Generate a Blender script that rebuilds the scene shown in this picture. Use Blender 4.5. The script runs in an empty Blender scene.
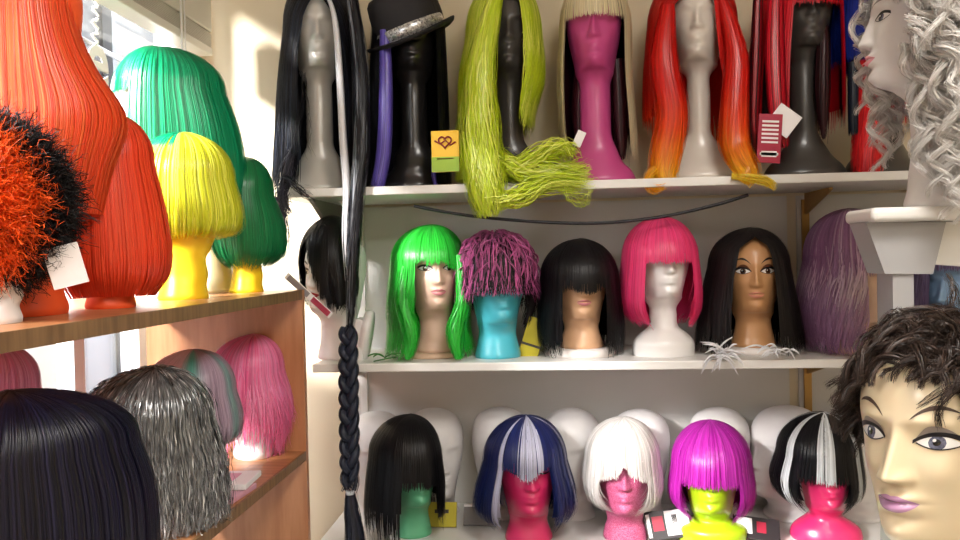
import bpy, math, random
import numpy as np
from mathutils import Vector, Matrix, Euler
random.seed(7)
rng = np.random.default_rng(11)
S = bpy.context.scene
COL = S.collection
PI = math.pi
def rad(a): return math.radians(a)

# ------------------------------------------------------------------ camera
F = 800.0
YAW, PITCH, ROLL = 5.2, -1.0, -1.25
CAMLOC = Vector((0, 0, 1.5))
RC = (Matrix.Rotation(rad(YAW), 3, 'Z') @ Matrix.Rotation(rad(90 + PITCH), 3, 'X') @ Matrix.Rotation(rad(ROLL), 3, 'Z'))
cd = bpy.data.cameras.new('camera'); cam = bpy.data.objects.new('camera', cd); COL.objects.link(cam)
cam.matrix_world = Matrix.Translation(CAMLOC) @ RC.to_4x4()
cd.sensor_width = 36; cd.lens = 36 * F / 960; cd.clip_start = .02
S.camera = cam
def at(px, py, Y):
    d = RC @ Vector(((px - 480) / F, -(py - 270) / F, -1))
    return CAMLOC + d * (Y / d.y)
def atx(px, py, X):
    d = RC @ Vector(((px - 480) / F, -(py - 270) / F, -1))
    return CAMLOC + d * (X / d.x)
def px_scale(p):
    v = RC.transposed() @ (Vector(p) - CAMLOC)
    return F / -v.z
def proj(p):
    v = RC.transposed() @ (Vector(p) - CAMLOC)
    return 480 + F * v.x / -v.z, 270 - F * v.y / -v.z

# ------------------------------------------------------------------ colour / materials
def lin(c):
    if isinstance(c, str):
        c = [int(c[i:i + 2], 16) / 255 for i in (0, 2, 4)]
    return tuple((v / 12.92 if v <= .04045 else ((v + .055) / 1.055) ** 2.4) for v in c)
MATS = {}
def mat(name, hexc, rough=.5, metal=0, spec=.5, noise=0, nscale=20, bump=0, coat=0, stretch=(1, 1, 1), hex2=None, sss=0):
    if name in MATS: return MATS[name]
    m = bpy.data.materials.new(name); m.use_nodes = True
    nt = m.node_tree; b = nt.nodes['Principled BSDF']
    c = lin(hexc)
    b.inputs['Base Color'].default_value = (*c, 1)
    b.inputs['Roughness'].default_value = rough; b.inputs['Metallic'].default_value = metal
    b.inputs['Specular IOR Level'].default_value = spec; b.inputs['Coat Weight'].default_value = coat
    b.inputs['Coat Roughness'].default_value = .15
    if sss:
        b.inputs['Subsurface Weight'].default_value = sss; b.inputs['Subsurface Scale'].default_value = .01
    if noise or bump or hex2:
        tc = nt.nodes.new('ShaderNodeTexCoord'); mp = nt.nodes.new('ShaderNodeMapping')
        mp.inputs['Scale'].default_value = stretch
        nz = nt.nodes.new('ShaderNodeTexNoise'); nz.inputs['Scale'].default_value = nscale; nz.inputs['Detail'].default_value = 5
        nt.links.new(tc.outputs['Object'], mp.inputs[0]); nt.links.new(mp.outputs[0], nz.inputs['Vector'])
        if noise or hex2:
            r = nt.nodes.new('ShaderNodeValToRGB')
            c2 = lin(hex2) if hex2 else tuple(v * (1 - noise) for v in c)
            r.color_ramp.elements[0].position = .35; r.color_ramp.elements[1].position = .65
            r.color_ramp.elements[0].color = (*c2, 1); r.color_ramp.elements[1].color = (*c, 1)
            nt.links.new(nz.outputs['Fac'], r.inputs[0]); nt.links.new(r.outputs[0], b.inputs['Base Color'])
        if bump:
            bp = nt.nodes.new('ShaderNodeBump'); bp.inputs['Strength'].default_value = bump; bp.inputs['Distance'].default_value = .004
            nt.links.new(nz.outputs['Fac'], bp.inputs['Height']); nt.links.new(bp.outputs[0], b.inputs['Normal'])
    MATS[name] = m
    return m
def hair_mat(name, rough=.33, spec=.6, metal=0.0, coat=0.0, trans=0.0):
    if name in MATS: return MATS[name]
    m = bpy.data.materials.new(name); m.use_nodes = True
    nt = m.node_tree; b = nt.nodes['Principled BSDF']
    a = nt.nodes.new('ShaderNodeAttribute'); a.attribute_name = 'fibre_colour'
    nt.links.new(a.outputs['Color'], b.inputs['Base Color'])
    b.inputs['Roughness'].default_value = rough; b.inputs['Specular IOR Level'].default_value = spec
    b.inputs['Metallic'].default_value = metal; b.inputs['Coat Weight'].default_value = coat
    if trans:
        tr = nt.nodes.new('ShaderNodeBsdfTranslucent'); mx = nt.nodes.new('ShaderNodeMixShader'); mx.inputs[0].default_value = trans
        nt.links.new(a.outputs['Color'], tr.inputs['Color'])
        nt.links.new(b.outputs[0], mx.inputs[1]); nt.links.new(tr.outputs[0], mx.inputs[2])
        nt.links.new(mx.outputs[0], nt.nodes['Material Output'].inputs['Surface'])
    MATS[name] = m
    return m
H_SYN = hair_mat('synthetic_hair', .30, .55, trans=.18)
H_SOFT = hair_mat('soft_hair', .5, .4, trans=.25)
H_DARK = hair_mat('dark_hair', .36, .3)
H_TIN = hair_mat('tinsel_hair', .22, .8, metal=.35)

# ------------------------------------------------------------------ object helpers
def tag(o, label=None, cat=None, group=None, kind=None):
    if label: o['label'] = label
    if cat: o['category'] = cat
    if group: o['group'] = group
    if kind: o['kind'] = kind
    return o
def empty(name, loc, rz=0):
    o = bpy.data.objects.new(name, None); COL.objects.link(o); o.location = loc; o.rotation_euler = (0, 0, rz)
    o.empty_display_size = .05
    return o
class MB:
    def __init__(s): s.v = []; s.f = []; s.n = 0; s.sm = []
    def add(s, v, f, smooth=True):
        v = np.asarray(v, float).reshape(-1, 3)
        s.v.append(v)
        for a in f: s.f.append([i + s.n for i in a]); s.sm.append(smooth)
        s.n += len(v); return s
    def box(s, x0, x1, y0, y1, z0, z1):
        v = [(x, y, z) for x in (x0, x1) for y in (y0, y1) for z in (z0, z1)]
        f = [(0, 1, 3, 2), (4, 6, 7, 5), (0, 4, 5, 1), (2, 3, 7, 6), (0, 2, 6, 4), (1, 5, 7, 3)]
        return s.add(v, f, False)
    def prism(s, poly, d):  # poly: list of 3d points, d: extrusion vector
        n = len(poly); v = [tuple(p) for p in poly] + [tuple(Vector(p) + Vector(d)) for p in poly]
        f = [tuple(range(n))[::-1], tuple(range(n, 2 * n))] + [(i, (i + 1) % n, n + (i + 1) % n, n + i) for i in range(n)]
        return s.add(v, f, False)
    def lathe(s, rows, n=40, c=(0, 0, 0), sx=1, sy=1):
        v = []; f = []
        for (r, z) in rows:
            for i in range(n):
                a = 2 * PI * i / n; v.append((c[0] + r * sx * math.cos(a), c[1] + r * sy * math.sin(a), c[2] + z))
        for j in range(len(rows) - 1):
            for i in range(n):
                k = (i + 1) % n; f.append((j * n + i, j * n + k, (j + 1) * n + k, (j + 1) * n + i))
        return s.add(v, f)
    def tube(s, pts, r, n=8, caps=True):
        pts = [Vector(p) for p in pts]; v = []; f = []
        rr = r if hasattr(r, '__len__') else [r] * len(pts)
        up = Vector((0, 0, 1)); prev = None
        for i, p in enumerate(pts):
            t = (pts[min(i + 1, len(pts) - 1)] - pts[max(i - 1, 0)]).normalized()
            if prev is None:
                a = t.cross(up if abs(t.z) < .9 else Vector((1, 0, 0))).normalized()
            else:
                a = (prev - t * prev.dot(t)).normalized()
            prev = a; b = t.cross(a)
            for k in range(n):
                an = 2 * PI * k / n; v.append(tuple(p + (a * math.cos(an) + b * math.sin(an)) * rr[i]))
        for j in range(len(pts) - 1):
            for k in range(n):
                m = (k + 1) % n; f.append((j * n + k, j * n + m, (j + 1) * n + m, (j + 1) * n + k))
        if caps: f.append(tuple(range(n))[::-1]); f.append(tuple((len(pts) - 1) * n + k for k in range(n)))
        return s.add(v, f)
    def build(s, name, m, parent=None, loc=None, rz=0, bevel=0, seg=2):
        me = bpy.data.meshes.new(name)
        V = np.vstack(s.v) if s.v else np.zeros((0, 3))
        me.from_pydata(V.tolist(), [], s.f)
        me.polygons.foreach_set('use_smooth', s.sm)
        me.materials.append(m); me.update()
        o = bpy.data.objects.new(name, me); COL.objects.link(o)
        if parent: o.parent = parent
        if loc is not None: o.location = loc
        o.rotation_euler = (0, 0, rz)
        if bevel:
            b = o.modifiers.new('bevel', 'BEVEL'); b.width = bevel; b.segments = seg; b.limit_method = 'ANGLE'
        return o
def fast_mesh(name, V, Fq, colors, m, smooth=True):
    me = bpy.data.meshes.new(name)
    V = np.asarray(V, np.float32); Fq = np.asarray(Fq, np.int32)
    me.vertices.add(len(V)); me.vertices.foreach_set('co', V.ravel())
    nf = len(Fq); me.loops.add(nf * 4); me.loops.foreach_set('vertex_index', Fq.ravel())
    me.polygons.add(nf); me.polygons.foreach_set('loop_start', np.arange(0, nf * 4, 4, dtype=np.int32))
    me.polygons.foreach_set('loop_total', np.full(nf, 4, np.int32))
    me.polygons.foreach_set('use_smooth', np.full(nf, smooth, bool))
    me.update(calc_edges=True)
    if colors is not None:
        a = me.color_attributes.new('fibre_colour', 'FLOAT_COLOR', 'POINT')
        c = np.ones((len(V), 4), np.float32); c[:, :3] = np.clip(colors, 0, 1); a.data.foreach_set('color', c.ravel())
    me.materials.append(m); me.validate()
    return me

# ------------------------------------------------------------------ heads
def catmull(rows, n):
    P = np.array(rows, float); P = np.vstack([P[0], P, P[-1]]); out = []
    m = len(rows) - 1
    for t in np.linspace(0, m - 1e-9, n):
        i = int(t); u = t - i; a, b, c, d = P[i], P[i + 1], P[i + 2], P[i + 3]
        q = .5 * ((2 * b) + (-a + c) * u + (2 * a - 5 * b + 4 * c - d) * u * u + (-a + 3 * b - 3 * c + d) * u ** 3)
        out.append(q)
    return np.array(out)
class Head:
    """face towards -Y; base on z=0; hc = height of the chin"""
    def __init__(s, hc, k=1.0, base='foam', neck=.05, bs=1.0, feat=1.0, res=1.0, fw=1.0):
        s.hc, s.k, s.feat = hc, k, feat
        R = []
        n = neck / k; h = hc / k
        if base == 'bust':
            B = [(0, .108 * bs, .075 * bs, .080 * bs), (.012, .112 * bs, .078 * bs, .082 * bs), (.035, .100 * bs, .068 * bs, .074 * bs), (.06, .075 * bs, .052, .062), (.09, .056, .040, .052), (.125, n * 1.02, .036, .054)]
        elif base == 'shell':
            B = [(0, .088 * bs, .070 * bs, .07 * bs), (.014, .09 * bs, .072 * bs, .072 * bs), (.04, .088 * bs, .07 * bs, .07 * bs), (.062, .07 * bs, .055, .06), (.085, n * 1.05, .040, .055)]
        else:
            B = [(0, n * 1.18, n * .98, n * 1.2), (.008, n * 1.22, n * 1.02, n * 1.22), (.03, n * 1.12, n * .9, n * 1.15), (.055, n, .040, .06)]
        top = h - .035
        for b in B:
            if b[0] < top - .015: R.append(b)
        z = R[-1][0]
        while z < top - .05:
            z += .035; R.append((z, n * .97, .036, .056))
        if top > R[-1][0] + .004: R.append((top, n * .98, .040, .066))
        Hd = [(-.012, .049, .060, .075, 1.1), (-.003, .0505, .080, .079, 1.45), (.005, .052, .0885, .082, 1.6), (.018, .0545, .0925, .084, 1.55), (.045, .060, .0925, .088, 1.32), (.075, .0665, .0915, .093, 1.15), (.11, .0715, .0905, .097, 1.03), (.14, .073, .090, .098, 1.0), (.168, .069, .081, .092, 1.0), (.19, .056, .062, .073, 1.0), (.203, .035, .038, .045, 1.0), (.2085, .016, .017, .02, 1.0), (.21, .001, .001, .001, 1.0)]
        R = [(*q, 1.0) for q in R]
        for r in Hd: R.append((h + r[0], r[1] * fw, r[2], r[3], r[4]))
        R = [(z_ * k, w * k, f * k, b * k, p) for z_, w, f, b, p in R]
        s.rows = catmull(R, int(110 * res)); s.rows[:, 0] = np.maximum.accumulate(s.rows[:, 0]); s.rows[:, 1:] = np.maximum(s.rows[:, 1:], .0004)
        s.na = int(72 * res)
    def disp(s, x, z):
        k = s.k; x = np.asarray(x) / k; z = (np.asarray(z) - s.hc) / k
        g = lambda a, b: np.exp(-(a / b) ** 2)
        ax = np.abs(x)
        # nose: widening ridge from bridge to tip
        t = np.clip((.122 - z) / (.122 - .070), 0, 1)
        under = 1 / (1 + np.exp(-(z - .0665) / .0016))
        nose = (.004 + .019 * t ** 1.25) * g(x, .0065 + .0045 * t) * under * (1 / (1 + np.exp((z - .124) / .006)))
        wings = .0075 * g(ax - .0115, .0052) * g(z - .0715, .006)
        sock = -.0105 * g(ax - .030, .0165) * g(z - .109, .0125)
        ball = .0075 * g(ax - .031, .0125) * g(z - .107, .0085)
        brow = .0035 * g(ax - .03, .022) * g(z - .127, .007)
        up = .0062 * g(x, .0165) * g(z - .0505, .0042)
        lo = .0068 * g(x, .0145) * g(z - .0395, .0048)
        groove = -.002 * g(x, .02) * g(z - .0452, .0016)
        under_lip = -.004 * g(x, .018) * g(z - .029, .005)
        chin = .006 * g(x, .017) * g(z - .013, .010)
        cheek = .004 * g(ax - .038, .016) * g(z - .075, .016)
        muz = .004 * g(x, .026) * g(z - .045, .018)
        phil = -.0012 * g(x, .003) * g(z - .058, .005)
        return s.feat * k * (nose + wings + sock + ball + brow + up + lo + groove + under_lip + chin + cheek + muz + phil)
    def front(s, x, z, off=0.0):
        r = s.rows; w = np.interp(z, r[:, 0], r[:, 1]); f = np.interp(z, r[:, 0], r[:, 2])
        sn = np.clip(np.asarray(x) / w, -.999, .999)
        p = np.interp(z, r[:, 0], r[:, 4])
        return -(f * (1 - sn ** 2) ** (p / 2)) - s.disp(x, z) - off
    def mesh(s, name, m, parent=None):
        r = s.rows; na = s.na; a = np.linspace(-PI, PI, na, endpoint=False)
        a = a - .45 * np.sin(a) * .9  # denser at the front
        X = r[:, 1][:, None] * np.sin(a)[None]; c = np.cos(a)[None]
        Z = np.repeat(r[:, 0][:, None], na, 1)
        Y = np.where(c > 0, -r[:, 2][:, None] * np.clip(c, 1e-6, 1) ** r[:, 4][:, None], -r[:, 3][:, None] * c)
        # ears: low bumps on the sides
        zz = (Z - s.hc) / s.k
        Y = np.where(c > 0, Y - s.disp(X, Z) * np.clip(c * 4, 0, 1), Y)
        mb = MB(); nr = len(r)
        V = np.stack([X, Y, Z], -1).reshape(-1, 3); f = []
        for j in range(nr - 1):
            for i in range(na):
                k2 = (i + 1) % na; f.append((j * na + i, j * na + k2, (j + 1) * na + k2, (j + 1) * na + i))
        f.append(tuple(range(na))[::-1]); f.append(tuple((nr - 1) * na + i for i in range(na)))
        mb.add(V, f); o = mb.build(name, m, parent)
        return o
    def patch(s, mb, cx, cz, hw, top, bot, off=.0006, n=14, m=4, rot=0):
        k = s.k; V = []; f = []
        for i in range(n + 1):
            u = -1 + 2 * i / n
            for j in range(m + 1):
                v = j / m; x = u * hw; z = bot(u) * (1 - v) + top(u) * v
                xr = x * math.cos(rot) - z * math.sin(rot); zr = x * math.sin(rot) + z * math.cos(rot)
                x2 = (cx + xr) * k; z2 = s.hc + (cz + zr) * k
                V.append((x2, float(s.front(x2, z2, off * k)), z2))
        for i in range(n):
            for j in range(m):
                a = i * (m + 1) + j; f.append((a, a + m + 1, a + m + 2, a + 1))
        mb.add(V, f)
    def lips(s, m, parent):
        mb = MB()
        s.patch(mb, 0, .0455, .0215, lambda u: .0085 * (1 - abs(u) ** 1.6) - .0018 * math.exp(-(u / .16) ** 2), lambda u: 0.0006 * (1 - u * u), .0009)
        s.patch(mb, 0, .0455, .0210, lambda u: 0.0000, lambda u: -.0105 * (1 - u * u) ** .8, .0009)
        return mb.build('lips', m, parent)
    def brows(s, m, parent, th=.0022, arch=.006, cz=.131):
        for sd in (-1, 1):
            mb = MB()
            s.patch(mb, sd * .032, cz, .019, lambda u: arch * (1 - (u - .25 * sd) ** 2) - .002 + th * (1 - abs(u)) ** .5, lambda u: arch * (1 - (u - .25 * sd) ** 2) - .002 - th * (1 - abs(u)) ** .5, .0008, 16)
            mb.build('eyebrow', m, parent)
    def eyes(s, parent, iris, size=1.0, shadow=None, closed=False, gaze=0.0, spc=.0325):
        white = mat('eye_white', 'f2f0ee', .25); lash = mat('eyelash_paint', '17131a', .4); pup = mat('pupil_paint', '08080a', .15); gl = mat('catchlight_paint', 'ffffff', .2)
        for sd in (-1, 1):
            cx, cz, hw = sd * spc, .107, .0165 * size
            T = lambda u: .0072 * size * (1 - abs(u) ** 2.2); B = lambda u: -.0050 * size * (1 - u * u)
            if closed:
                mb = MB(); s.patch(mb, cx, cz, hw * 1.1, lambda u: B(u) + .0022, lambda u: B(u) - .001, .0010)
                mb.build('eyelid_line', lash, parent); continue
            mb = MB(); s.patch(mb, cx, cz, hw, T, B, .0008); e = mb.build('eye', white, parent)
            r = .0066 * size; ix = cx + gaze
            mb = MB(); s.patch(mb, ix, cz + .0008, r, lambda u: min(r * math.sqrt(1 - u * u + 1e-9), T((ix + u * r - cx) / hw) - .0008), lambda u: max(-r * math.sqrt(1 - u * u + 1e-9), B((ix + u * r - cx) / hw) - .0008), .0011)
            mb.build('iris', iris, e)
            q = r * .45
            mb = MB(); s.patch(mb, ix, cz + .0012, q, lambda u: q * math.sqrt(1 - u * u + 1e-9), lambda u: -q * math.sqrt(1 - u * u + 1e-9), .0014)
            mb.build('pupil', pup, e)
            q2 = r * .22
            mb = MB(); s.patch(mb, ix - .002, cz + .0032, q2, lambda u: q2 * math.sqrt(1 - u * u + 1e-9), lambda u: -q2 * math.sqrt(1 - u * u + 1e-9), .0017, 8, 3)
            mb.build('catchlight', gl, e)
            mb = MB()
            s.patch(mb, cx, cz, hw * 1.16, lambda u: T(u * .98) + .0038 * size + .0022 * size * u * sd, lambda u: T(u) - .0006 + .001 * u * sd, .0014, 18)
            s.patch(mb, cx, cz, hw * 1.02, lambda u: B(u) + .0002, lambda u: B(u) - .0011 * size, .0012)
            mb.build('eyelash', lash, parent)
            if shadow:
                mb = MB(); s.patch(mb, cx, cz, hw * 1.1, lambda u: T(u) + .0085 * size * (1 - u * u) + .002, lambda u: T(u) + .001, .0007)
                mb.build('eye_shadow', shadow, parent)

# ------------------------------------------------------------------ hair
def ribbons(P, N, w, taper=.35, vee=.16):
    """P (n,k,3) points, N (n,k,3) outward normals -> verts, quads"""
    n, k, _ = P.shape
    T = np.gradient(P, axis=1); T /= np.linalg.norm(T, axis=-1, keepdims=True) + 1e-9
    Sd = np.cross(T, N); Sd /= np.linalg.norm(Sd, axis=-1, keepdims=True) + 1e-9
    t = np.linspace(0, 1, k)[None, :, None]
    ww = np.asarray(w)
    ww = (ww[:, None, None] if ww.ndim == 1 else ww) * (1 - (1 - taper) * np.clip((t - .6) / .4, 0, 1) ** 1.5)
    V = np.stack([P - Sd * ww / 2, P + N * ww * vee, P + Sd * ww / 2], 2)  # n,k,3,3
    idx = np.arange(n * k * 3).reshape(n, k, 3)
    a = idx[:, :-1, :-1]; b = idx[:, :-1, 1:]; c = idx[:, 1:, 1:]; d = idx[:, 1:, :-1]
    Q = np.stack([a, b, c, d], -1).reshape(-1, 4)
    return V.reshape(-1, 3), Q
def C(h): return np.array(lin(h))
def solid(h, var=.18, h2=None):
    c = C(h); c2 = C(h2) if h2 else None
    def f(phi, u, z, r):
        o = np.ones(u.shape + (1,)) * c
        if c2 is not None:
            o = o * (1 - r[:, None, None]) + c2 * r[:, None, None]
            r2 = (r * 7.3) % 1
        else: r2 = r
        return o * (1 - var + 2 * var * r2[:, None, None])
    return f
def streaks(base, alt, sel, var=.15):
    c, d = C(base), C(alt)
    def f(phi, u, z, r):
        m = sel(phi, u, z, r).astype(float)[..., None]
        return (c * (1 - m) + d * m) * (1 - var + 2 * var * ((r * 7.3) % 1)[:, None, None])
    return f
def zgrad(stops, var=.15):
    zs = [a for a, _ in stops]; cs = np.array([C(b) for _, b in stops])
    def f(phi, u, z, r):
        zz = z + (r[:, None] - .5) * .03
        return np.stack([np.interp(zz, zs, cs[:, i]) for i in range(3)], -1) * (1 - var + 2 * var * ((r * 7.3) % 1)[:, None, None])
    return f
def solid_geo(V, Q, cols, name, m, parent=None, loc=(0, 0, 0), rz=0):
    me = fast_mesh(name, V, Q, cols, m)
    o = bpy.data.objects.new(name, me); COL.objects.link(o)
    if parent: o.parent = parent
    o.location = loc; o.rotation_euler = (0, 0, rz)
    return o
class Wig:
    """rows: (z, xl, xr, yf, yb) below the dome (first row = widest under the dome); zt = top"""
    def __init__(s, zt, rows, apex=(0, .01)):
        z1, *e = rows[0]; T = []
        for a in np.linspace(0, 90, 13)[:-1]:
            q = math.sin(rad(a)) ** .92; T.append((z1 + (zt - z1) * math.cos(rad(a)), *[max(v * q, .0005) for v in e]))
        R = catmull(rows, 40) if len(rows) > 2 else np.array(rows)
        s.T = np.vstack([np.array(T), R]); s.T[:, 0] = np.minimum.accumulate(s.T[:, 0] - np.arange(len(s.T)) * 1e-6)
        m = s.T[:, 1:].mean(1); ds = np.hypot(np.diff(s.T[:, 0]), np.diff(m)); s.s = np.concatenate([[0], np.cumsum(ds)]); s.L = s.s[-1]
        s.apex = apex; s.zt = zt; s.z1 = z1
        s.open = None
    def at(s, phi, u, grow=1.0):
        """phi,u arrays; u in metres of arc"""
        g = [np.interp(u, s.s, s.T[:, i]) for i in range(5)]
        sn, cs = np.sin(phi), np.cos(phi)
        x = np.where(sn < 0, g[1] * sn, g[2] * sn) * grow
        y = np.where(cs > 0, -g[3] * cs, -g[4] * cs) * grow
        fade = np.clip(1 - u / (s.s[12]), 0, 1)
        return np.stack([x + s.apex[0] * fade, y + s.apex[1] * fade, g[0] + (grow - 1) * .08 * fade], -1)
    def normal(s, phi, u):
        e = 1e-3
        a = s.at(phi + e, u) - s.at(phi - e, u); b = s.at(phi, u + e) - s.at(phi, np.maximum(u - e, 0))
        n = np.cross(b, a); n /= np.linalg.norm(n, axis=-1, keepdims=True) + 1e-12
        p = s.at(phi, u); c = np.array([0, 0, s.z1 - .03]); o = p - c; o[..., 2] = np.where(p[..., 2] < s.z1, 0, o[..., 2])
        sg = np.sign((n * o).sum(-1, keepdims=True)); sg[sg == 0] = 1
        return n * sg
    def u_of_z(s, z): return np.interp(-np.asarray(z), -s.T[:, 0], s.s)
def make_wig(name, W, loc, rz, col, mode='bangs', A=.62, fz=None, zend=0.0, n=700, w=.0045, wave=0, wfreq=30, curl_in=0, jit=.004, zj=.012, m=None, openz=None, label=None, clump=0, A_skew=0, fz_fn=None, shell=True, layers=.25, parent=None, group=None, gap_back=False, flick=0, fringe_part=True, part_phi=0.0, frizz=0, shell_col=None, dens=1.9, zmin=.003, twist=0):
    """A: half angle of the face opening. mode 'bangs' or 'part'."""
    m = m or H_SYN; K = 24; n = int(n * dens); w = w * .62
    phi0 = rng.uniform(-PI, PI, n); r = rng.random(n)
    if clump:
        cc = rng.uniform(-PI, PI, clump); j = rng.integers(0, clump, n); r = ((j * .618) % 1) * .6 + r * .4
        phc = cc[j]
    lo = A_skew - A; hi = A_skew + A
    infr = (phi0 > lo) & (phi0 < hi)
    ue = s_end = np.zeros(n)
    ze = (zend(phi0) if callable(zend) else np.full(n, zend)) + rng.normal(0, zj, n) + np.abs(rng.normal(0, 1, n)) * zj * .6
    # layering: some strands stop earlier
    lay = rng.random(n) < layers; ze = np.where(lay, ze + rng.random(n) * (W.z1 - ze) * .45, ze)
    if mode == 'bangs':
        fzv = (fz_fn(phi0) if fz_fn else np.full(n, fz)) + rng.normal(0, .004, n)
        ze = np.where(infr, fzv, ze)
    ue = W.u_of_z(ze)
    us = np.where(rng.random(n) < .65, 0, rng.random(n) * W.s[12] * .9)
    us = np.minimum(us, ue * .5)
    t = np.linspace(0, 1, K)[None]
    U = us[:, None] + (ue - us)[:, None] * t
    Z = np.interp(U, W.s, W.T[:, 0])
    PH = np.repeat(phi0[:, None], K, 1)
    if clump:
        q = np.clip((U - W.s[10]) / .12, 0, 1) * .7
        d = (phc[:, None] - PH + PI) % (2 * PI) - PI
        near = np.abs(d) < .5
        if mode == 'bangs': near &= ~infr[:, None] & ~((phc > lo) & (phc < hi))[:, None]
        PH = PH + np.where(near, d * q, 0)
    if mode == 'part':
        oz = np.array(openz)[::-1]  # (z, angle) descending z -> ascending
        op = np.interp(Z, oz[:, 0], oz[:, 1])
        rel = (PH - part_phi + PI) % (2 * PI) - PI
        sg0 = np.sign((phi0 - part_phi + PI) % (2 * PI) - PI)[:, None]; rel = np.where(np.sign(rel) != sg0, sg0 * .01, rel)
        PH = part_phi + np.sign(rel) * (op + np.abs(rel) * (PI - op) / PI) + A_skew * (op > 0)
    grow = 1 + rng.normal(0, jit * 4.5, n)[:, None] + .012
    P = W.at(PH, U, grow)
    N = W.normal(PH, U)
    hang = np.clip((U - W.s[11]) / .1, 0, 1)
    if wave:
        ph = (r * 2 * PI)[:, None] * (1.0 if clump else 3.0)
        Tn = np.cross(N, np.array([0, 0, 1.0])); Tn /= np.linalg.norm(Tn, axis=-1, keepdims=True) + 1e-9
        a = wave * hang * (.5 + .5 * t)
        P = P + (Tn * np.sin(wfreq * U + ph)[..., None] + N * .7 * np.cos(wfreq * U + ph)[..., None]) * a[..., None]
    if frizz:
        P = P + np.cumsum(rng.normal(0, frizz, P.shape), axis=1) * hang[..., None]
    if curl_in:
        q = np.clip((t - .72) / .28, 0, 1) ** 2 * curl_in * (~infr[:, None] | (mode != 'bangs'))
        P = P - N * q[..., None]
    if flick:
        q = np.clip((t - .7) / .3, 0, 1) ** 2 * rng.normal(flick, abs(flick) * .6, n)[:, None]
        P = P + N * q[..., None]
    if zmin is not None: P[..., 2] = np.maximum(P[..., 2], zmin)
    if twist: N = N + rng.normal(0, twist, N.shape); N /= np.linalg.norm(N, axis=-1, keepdims=True)
    cols = col(phi0, U, Z, r)
    wv = w * rng.uniform(.6, 1.3, n)
    def out(sel, nm, par, lc, rzz):
        V, Q = ribbons(P[sel], N[sel], wv[sel]); cc_ = np.repeat(cols[sel], 3, axis=1).reshape(-1, 3)
        return V, Q, cc_
    root = None
    body = ~infr if (mode == 'bangs' and fringe_part) else np.ones(n, bool)
    V, Q, cc_ = out(body, name, None, loc, rz)
    if shell:
        nu, nph = 34, 64
        umax = float(np.percentile(ue[body], 30)) * .97
        us_ = np.linspace(0, umax, nu); ps = np.linspace(-PI, PI, nph + 1)
        UU, PP = np.meshgrid(us_, ps, indexing='ij'); ZZ = np.interp(UU, W.s, W.T[:, 0])
        PQ = PP.copy()
        if mode == 'part':
            op = np.interp(ZZ, oz[:, 0], oz[:, 1]); PQ = part_phi + np.sign(PP) * (op + np.abs(PP) * (PI - op) / PI) + A_skew * (op > 0)
            PQ = np.where(PP == 0, part_phi + op * 0, PQ)
        SV = W.at(PQ, UU, .975)
        if curl_in:
            SV = SV - W.normal(PQ, UU) * (np.clip((UU / umax - .72) / .28, 0, 1) ** 2 * curl_in)[..., None]
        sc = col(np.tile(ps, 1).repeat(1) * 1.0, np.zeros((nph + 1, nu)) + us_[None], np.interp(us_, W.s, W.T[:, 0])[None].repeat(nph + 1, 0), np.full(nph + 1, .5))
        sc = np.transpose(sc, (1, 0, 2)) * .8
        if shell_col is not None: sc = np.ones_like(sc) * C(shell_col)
        qs = []
        for i in range(nu - 1):
            for j in range(nph):
                pm = (ps[j] + ps[j + 1]) / 2; zm = ZZ[i + 1, j]
                if mode == 'bangs' and lo < pm < hi:
                    lim = (float(fz_fn(np.array([pm]))[0]) if fz_fn else fz) + .012
                    if zm < lim: continue
                if mode == 'part' and (abs(pm) < ps[1] - ps[0]) and np.interp(zm, oz[:, 0], oz[:, 1]) > .02: continue
                ec = zend(np.array([pm]))[0] if callable(zend) else zend
                if zm < ec + .012: continue
                a = i * (nph + 1) + j; qs.append((a, a + 1, a + nph + 2, a + nph + 1))
        if qs:
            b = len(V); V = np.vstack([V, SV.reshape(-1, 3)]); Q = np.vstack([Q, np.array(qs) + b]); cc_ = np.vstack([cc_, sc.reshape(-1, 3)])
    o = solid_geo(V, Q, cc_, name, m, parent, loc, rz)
    if mode == 'bangs' and fringe_part and infr.sum() > 3:
        V, Q, cc_ = out(infr, 'fringe', o, (0, 0, 0), 0)
        solid_geo(V, Q, cc_, 'fringe', m, o)
    if label: tag(o, label, 'wig', group)
    return o
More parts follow.
